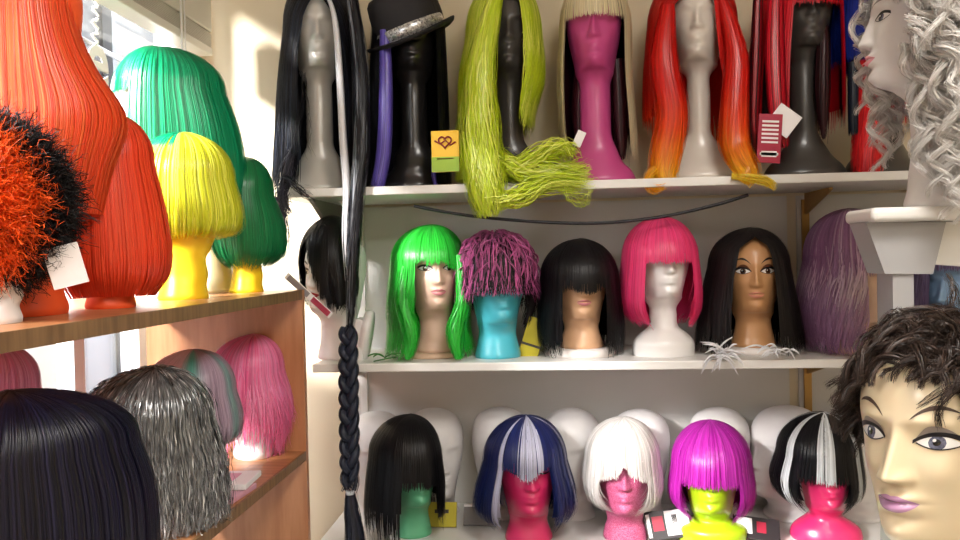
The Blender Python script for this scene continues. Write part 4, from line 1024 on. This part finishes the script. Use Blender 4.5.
# L6 cream head
y = wx(213, -.84)
H = whead(211, y, -.84, ZU, 'cream mannequin head behind the yellow bob, turned to the window', M_CREAM, top=170, base='foam', rz=-90, k=.78, neck=.042)
W_ = side_rows(H, 168, [(200, 188, 236, .085), (225, 185, 238, .088), (250, 192, 234, .07)])
make_wig('wig', W_, H.loc, H.rz, solid('c9d43a', .2), 'bangs', A=.6, fz=.22, zend=zpx(H, 240), n=420, w=.004, m=H_SYN, label='pale lime short wig squeezed between the yellow and short green bobs')
# L7 short green
y = wx(244, -.74)
H = whead(243, y, -.74, ZU, 'yellow mannequin head under the short green bob beside the end panel', M_YEL, top=161, base='foam', rz=-90, k=.72, neck=.036)
W_ = side_rows(H, 159, [(195, 206, 272, .09), (225, 203, 282, .095), (255, 208, 283, .085), (275, 218, 272, .06)])
make_wig('wig', W_, H.loc, H.rz, solid('0a8a50', .18, '0f7042'), 'bangs', A=.6, fz=.22, zend=zpx(H, 270), n=800, w=.0042, m=H_SYN, zj=.005, curl_in=.02, label='short green bob wig at the far end of the upper window shelf')

# ================================================================== WINDOW SHELVES, LOWER
y = .98
H = whead(55, y, -.72, ZL, 'dark mannequin head hidden under the black wig, nearest on the lower window shelf', M_BLACKP, top=396, base='foam', rz=-90)
H.px = proj((-.72, y, ZL + .2))[0]
W_ = side_rows(H, 393, [(450, -22, 125, .10), (490, -28, 137, .105), (530, -30, 141, .11), (600, -32, 142, .11)])
make_wig('wig', W_, H.loc, H.rz, solid('0c0b13', .35, '1b1a33'), 'bangs', A=.6, fz=.2, zend=.02, n=1300, w=.0035, m=H_DARK, label='smooth blue black wig nearest the camera on the lower window shelf')
y = wx(146, -.74)
H = whead(146, y, -.74, ZL, 'white mannequin head hidden under the silver tinsel wig', M_WHITE, top=375, base='foam', rz=-90)
W_ = side_rows(H, 372, [(420, 84, 200, .095), (455, 79, 208, .10), (490, 76, 211, .105), (560, 74, 213, .105)])
def TIN(p, u, z, r):
    q = rng.random(u.shape); return np.where(q > .93, .95, .10 + .28 * q)[..., None] * np.array([.97, 1, 1.04])  # random near-white flecks: sparkle glints painted into the fibre colour
make_wig('wig', W_, H.loc, H.rz, TIN, 'bangs', A=.6, fz=.2, zend=.0, n=2600, w=.0034, m=H_TIN, wave=.003, wfreq=90, jit=.012, twist=.7, frizz=.0012, zj=.02, label='glittering silver tinsel wig on the lower window shelf')
y = wx(186, -.76)
H = whead(184, y, -.76, ZL, 'white foam mannequin head under the pastel striped wig', M_WHITE, top=353, base='bust', bs=.8, rz=-90, k=.88)
def PA(p, u, z, r):
    c1, c2, c3 = C('5fb0a4'), C('f6d6e2'), C('b49cb0')
    k_ = np.abs(p)[:, None] * np.ones(u.shape); a = (np.exp(-((k_ - 1.55) / .22) ** 2) + .6 * np.exp(-((k_ - 2.6) / .15) ** 2))[..., None]; b_ = np.clip((1.5 - k_) * 4, 0, 1)[..., None] * (1 - a)
    return (c3 * (1 - a) * (1 - b_) + c1 * a + c2 * b_) * (.85 + .3 * r[:, None, None])
W_ = side_rows(H, 351, [(390, 140, 226, .088), (415, 134, 232, .092), (440, 138, 231, .085), (458, 155, 218, .06)])
make_wig('wig', W_, H.loc, H.rz, PA, 'bangs', A=.6, fz=.22, zend=zpx(H, 452), n=900, w=.004, m=H_SYN, zj=.004, curl_in=.025, label='pastel bob wig striped teal, pink and mauve beside the pink feathered wig')
y = wx(248, -.75)
H = whead(247, y, -.75, ZL, 'white mannequin head under the pink feathered wig on the lower window shelf', M_PLAST, top=340, base='bust', bs=.75, rz=-90, k=.82)
PF = solid('f25a9a', .2, 'ffa4d0')
W_ = side_rows(H, 336, [(370, 208, 278, .085), (400, 206, 285, .09), (430, 214, 280, .085), (470, 236, 258, .05)])
make_wig('wig', W_, H.loc, H.rz, PF, 'bangs', A=.6, fz=.2, zend=lambda p: zpx(H, 430) - .07 * np.clip((np.abs(p) - 1.6) / 1.2, 0, 1), n=1000, w=.0042, m=H_SYN, zj=.02, layers=.7, flick=.014, wave=.003, wfreq=40, clump=70, label='layered pink feathered wig at the far end of the lower window shelf')
# small pink wig by the glass
y = wx(-16, -.92)
H = whead(-22, y, -.92, ZL, 'white head with the candy pink wig close to the window glass', M_WHITE, top=348, base='foam', rz=-90, k=.75)
W_ = side_rows(H, 345, [(385, -62, 22, .08), (420, -64, 25, .08), (470, -60, 20, .07)])
make_wig('wig', W_, H.loc, H.rz, solid('f28cc0', .15, 'ffb0d8'), 'bangs', A=.6, fz=.2, zend=.08, n=500, w=.004, label='candy pink wig behind the black wig, close to the window glass')
# packages on the lower window shelf
for i, (px, py, Y, lb, m_) in enumerate(((222, 486, 1.62, 'flat white wig package, top of the pair under the pink feathered wig', wht), (232, 495, 1.58, 'flat pink and white wig package, lower of the pair under the pink feathered wig', pinkc))):
    x = -.70; t = empty('wig_package', (x, Y, ZL + (.0135 if i == 0 else 0))); t.rotation_euler = (0, 0, rad(4 - 8 * i))
    MB().box(-.10, .065, -.055, .055, 0, .012).build('sleeve', m_, t, bevel=.002)
    MB().box(-.04, .03, -.03, .03, .012, .0132).build('label', wht if i else pinkc, t)
    tag(t, lb, 'package')
# below the lower shelf
radial_wig('wig', (0, 0, 0), .13, 5000, lambda d, r: C('6f6a66') * (.5 + r)[:, None], .05, (-.80, 1.55, .52 + .125), 0, w=.003, fr=.005, K=8, label='grey frizzy wig lying on the base board below the window shelves')
lock([(-.70, 1.72, .78), (-.66, 1.80, .74), (-.64, 1.86, .62), (-.65, 1.88, .53)], [.02, .035, .04, .03], 420, solid('0e0d10', .3), .003, name='hair_hank', m=H_DARK, world=False)
tag(bpy.context.scene.objects['hair_hank'], 'loose black hank of hair propped below the lower window shelf', 'hair hank')

# ================================================================== RIGHT FOREGROUND
# display stand
xs0 = at(872, 214, 1.35).x; zt_ = at(900, 207, 1.36).z; zb_ = at(900, 221.5, 1.36).z
st = empty('display_stand', (at(903, 300, 1.39).x, 1.42, 0))
ox, oy = st.location.x, 1.42
gp = mat('stand_plastic', 'a9a9ac', .35)
MB().box(xs0 - ox, 1.12 - ox, 1.35 - oy, 1.475 - oy, zb_, zt_).build('top_slab', whitep, st, bevel=.009, seg=4)
A_ = [at(866, 222, 1.38), at(946, 222, 1.38), at(933, 274, 1.38), at(885, 274, 1.38)]
MB().prism([(q.x - ox, q.y - oy, q.z) for q in A_], (0, .075, 0)).build('flared_bracket', gp, st)
A_ = [at(946, 222, 1.42), at(990, 222, 1.42), at(990, 268, 1.42), at(933, 264, 1.42)]
MB().prism([(q.x - ox, q.y - oy, q.z) for q in A_], (0, .05, 0)).build('tapered_block', whitep, st)
pl, pr = at(893, 300, 1.385).x - ox, at(914, 300, 1.385).x - ox
MB().box(pl, pr, 1.385 - oy, 1.45 - oy, .02, at(900, 274, 1.38).z).build('post', gp, st)
MB().box(-.2, .2, -.17, .17, 0, .02).build('foot_plate', whitep, st, bevel=.004)
tag(st, 'white display stand with a flared bracket holding up the silver curly bust', 'display stand')
# silver bust
Yb = 1.412; xb = at(936, 200, Yb).x
H = head(936, Yb, zt_, 'white mannequin bust in profile facing left inside the silver curls', M_WHITE, hc=.212, x=xb, base='foam', rz=-86, k=1.02, neck=.048, res=1.6)
H.lips(mat('pale_pink_lips', 'e29aa6', .4), H.obj); H.eyes(H.obj, IR_GR, .9); H.brows(mat('grey_brow', '8a8480', .5), H.obj)
# curls
def curl_wig(name, locs, dirs, lens, rads, nstr, col, w, hx, hf, m, loc, label, K=22, grav=.5, rr=.008, frz=.0008):
    its = []; n = len(locs)
    for i in range(n):
        L = lens[i]; d = np.array(dirs[i], float); d /= np.linalg.norm(d); p = np.array(locs[i], float); pts = [p.copy()]
        for k_ in range(K - 1):
            d = d + np.array([0, 0, -grav * 1.6 / K]); d /= np.linalg.norm(d); p = p + d * L / (K - 1); pts.append(p.copy())
        pts = np.array(pts); t = np.linspace(0, 1, K)
        T = np.gradient(pts, axis=0); T /= np.linalg.norm(T, axis=1, keepdims=True)
        A = np.cross(T, rng.normal(0, .2, 3) + np.array([.3, 1, .2])); A /= np.linalg.norm(A, axis=1, keepdims=True); B = np.cross(A, T)
        ph = rng.uniform(0, 6.28); sg = rng.choice([-1, 1]); h = hx * rng.uniform(.6, 1.3) * np.clip(t * 4, 0, 1); f = hf * rng.uniform(.8, 1.2) * L
        ctr = pts + A * (h * np.cos(f * t * sg + ph))[:, None] + B * (h * np.sin(f * t * sg + ph))[:, None]
        T2 = np.gradient(ctr, axis=0); T2 /= np.linalg.norm(T2, axis=1, keepdims=True)
        U = np.cross(T2, T + .01); U /= np.linalg.norm(U, axis=1, keepdims=True) + 1e-9; Vv = np.cross(U, T2)
        th = rng.uniform(0, 6.28, nstr); q = np.sqrt(rng.random(nstr)) * rr * rads[i]
        fl_ = (1 - .5 * t)
        P = ctr[None] + U[None] * (q * np.cos(th))[:, None, None] * fl_[None, :, None] + Vv[None] * (q * np.sin(th))[:, None, None] * fl_[None, :, None] + np.cumsum(rng.normal(0, frz, (nstr, K, 3)), 1)
        N = U[None] * np.cos(th)[:, None, None] + Vv[None] * np.sin(th)[:, None, None]
        r = rng.random(nstr); c = col(th, np.repeat(t[None], nstr, 0), P[..., 2], r)
        V, Q = ribbons(P, N, w * rng.uniform(.6, 1.3, nstr), .4); its.append((V, Q, np.repeat(c, 3, 1).reshape(-1, 3)))
    o = merge_strands(its, name, m, None, loc); tag(o, label, 'wig'); return o
SV = solid('dcd8d4', .12, 'f8f6f4')
L_, D_, N_, R_ = [], [], [], []
cz = .212 + .11
for i in range(620):
    # scalp: back half + top, head faces -x
    th = rng.uniform(.15, 2.2); ph = rng.uniform(-PI, PI)
    d = np.array([math.sin(th) * math.cos(ph), math.sin(th) * math.sin(ph), math.cos(th)])
    if d[0] < -.74 and d[2] < .8: continue
    if d[0] < -.60 and d[2] < .10: continue
    p = d * np.array([.105, .088, .115]) + np.array([-.018 if d[2] < .7 else .0, 0, cz])
    L_.append(p); D_.append(d * .35 + np.array([.30, -.05, -.05])); N_.append(rng.uniform(.09, .17) if d[2] > .2 else rng.uniform(.10, .22)); R_.append(1)
for i in range(150):  # long curls falling round the neck and shoulder
    ph = rng.uniform(-2.5, 1.0); L_.append(np.array([.0 + .075 * math.cos(ph), .078 * math.sin(ph), rng.uniform(.17, .32)])); D_.append((math.cos(ph) * .2 + .2, math.sin(ph) * .4, -.6)); N_.append(rng.uniform(.12, .22)); R_.append(1)
curl_wig('wig', L_, D_, N_, R_, 32, SV, .0012, .0135, 80, H_SYN, (xb, Yb, zt_), 'silver white curly wig on the bust that faces left at the top right', K=30, grav=1.7, rr=.008, frz=.0004)

# large brunette mannequin
YB_ = .96
pe = at(924, 444, YB_ - .08)
kB = 1.06
hcB = .155; zB = pe.z - .107 * kB - hcB
xB = at(940, 441, YB_).x
MAN = mat('ivory_mannequin_skin', 'e3d0ae', .33, coat=.15, sss=.05)
pd_ = empty('pedestal', (xB, YB_ + .01, 0)); 
MB().box(-.11, .11, -.11, .11, 0, zB - .03).build('column', whitep, pd_, bevel=.004); MB().box(-.13, .13, -.13, .13, zB - .03, zB).build('top_plate', whitep, pd_, bevel=.004)
tag(pd_, 'white square pedestal below the frame under the large brunette mannequin', 'pedestal')
H = head(939, YB_, zB, 'large ivory skinned mannequin head with grey eyes and lilac lips in the right foreground', MAN, hc=hcB, x=xB, base='foam', rz=-25, k=kB, neck=.050, res=3, fw=1.0, feat=1.3)
H.lips(mat('lilac_lip_paint', 'c592bc', .22, coat=.5), H.obj); H.brows(mat('taupe_brow', '4b362c', .5), H.obj, .0024, .009, .1365)
H.eyes(H.obj, IR_GR, 1.05, mat('grey_eyeshadow', '9a8d86', .45), gaze=-.001, spc=.034)
BRN = solid('1c1514', .35, '4c3d36')
L_, D_, N_, R_ = [], [], [], []
for i in range(860):
    th = math.acos(rng.uniform(-.15, 1)); ph = rng.uniform(-PI, PI)
    d = np.array([math.sin(th) * math.sin(ph), -math.sin(th) * math.cos(ph), math.cos(th)])
    front = -d[1]
    if front > .10 and d[2] < .83 - .38 * abs(d[0]) : continue
    if front > -.2 and d[2] < .12: continue
    p = d * np.array([.082, .102, .112]) * kB + np.array([0, .004, hcB + .105 * kB])
    g_ = np.array([-.45 + d[0] * .9 + rng.normal(0, .35), -.55 + rng.normal(0, .35), rng.normal(0, .3) - .1 + .35 * (front > .2)]); g_ = g_ - d * g_.dot(d); D_.append(g_ + d * rng.uniform(.05, .32)); L_.append(p); N_.append(rng.uniform(.04, .075)); R_.append(rng.uniform(.8, 1.3))
for i in range(9):  # wispy fringe curls
    xx = rng.uniform(-.06, .07); L_.append(np.array([xx, -.080 * kB + abs(xx) * .4, hcB + .182 * kB])); D_.append((rng.normal(0, .5), -.6, -.2)); N_.append(rng.uniform(.02, .038)); R_.append(.3)
o = curl_wig('wig', L_, D_, N_, R_, 36, BRN, .0008, .0095, 62, H_DARK, (0, 0, 0), 'short tousled dark brown curly wig on the large foreground mannequin', K=28, grav=.8, rr=.008, frz=.00025)
o.location = (xB, YB_, zB); o.rotation_euler = (0, 0, H.rz)
nu, nv = 24, 40; V = []; f = []
for i in range(nu):
    th = i / (nu - 1) * 1.75
    for j in range(nv):
        ph = j / nv * 2 * PI; V.append((math.sin(th) * math.sin(ph) * .080 * kB, -math.sin(th) * math.cos(ph) * .100 * kB + .001, hcB + .105 * kB + math.cos(th) * .1125 * kB))
for i in range(nu - 1):
    for j in range(nv):
        q = V[i * nv + j]
        if q[1] < -.01 and q[2] < hcB + .192 * kB: continue
        f.append((i * nv + j, i * nv + (j + 1) % nv, (i + 1) * nv + (j + 1) % nv, (i + 1) * nv + j))
MB().add(V, f).build('wig_cap', mat('wig_cap_net', '1a1413', .7), o)

# ------------------------------------------------------------------ light
W = bpy.data.worlds.new('World'); S.world = W; W.use_nodes = True; nt = W.node_tree
bg = nt.nodes['Background']; bg.inputs[0].default_value = (.88, .94, 1.0, 1); bg.inputs[1].default_value = 12.0
def sun(name, d, strength, angle, col):
    l = bpy.data.lights.new(name, 'SUN'); l.energy = strength; l.angle = rad(angle); l.color = col
    o = bpy.data.objects.new(name, l); COL.objects.link(o); o.rotation_euler = Vector(d).to_track_quat('-Z', 'Y').to_euler(); o.location = (-3, 0, 4)
sun('sun_light', (.47, .60, -.40), 22.0, 12, (1, .97, .93))
# two unseen ceiling panels, added to brighten the right side and the fronts
pm = bpy.data.materials.new('added_lamp_diffuser'); pm.use_nodes = True
b = pm.node_tree.nodes['Principled BSDF']; b.inputs['Emission Color'].default_value = (1, .95, .88, 1); b.inputs['Emission Strength'].default_value = 5
for (x, y) in ((.55, .35), (.55, -1.2)):
    t = empty('added_ceiling_lamp', (x, y, HC))
    MB().box(-.32, .32, -.32, .32, -.05, 0).build('housing', whitep, t)
    MB().box(-.3, .3, -.3, .3, -.056, -.050).build('diffuser', pm, t)
    tag(t, 'added square white ceiling lamp, unseen above the camera' if y > 0 else 'added square white ceiling lamp, unseen behind the camera', 'ceiling lamp')
    l = bpy.data.lights.new('added_lamp_light', 'AREA'); l.size = .6; l.energy = 21; l.color = (1, .95, .88)
    o = bpy.data.objects.new('added_lamp_light', l); COL.objects.link(o); o.location = (x, y, HC - .07)
S.view_settings.view_transform = 'Standard'; S.view_settings.look = 'None'; S.view_settings.gamma = 1; S.view_settings.use_curve_mapping = False
S.view_settings.exposure = 0.22
S.cycles.use_denoising = True; S.cycles.max_bounces = 8; S.cycles.transparent_max_bounces = 8; S.cycles.sample_clamp_indirect = 6
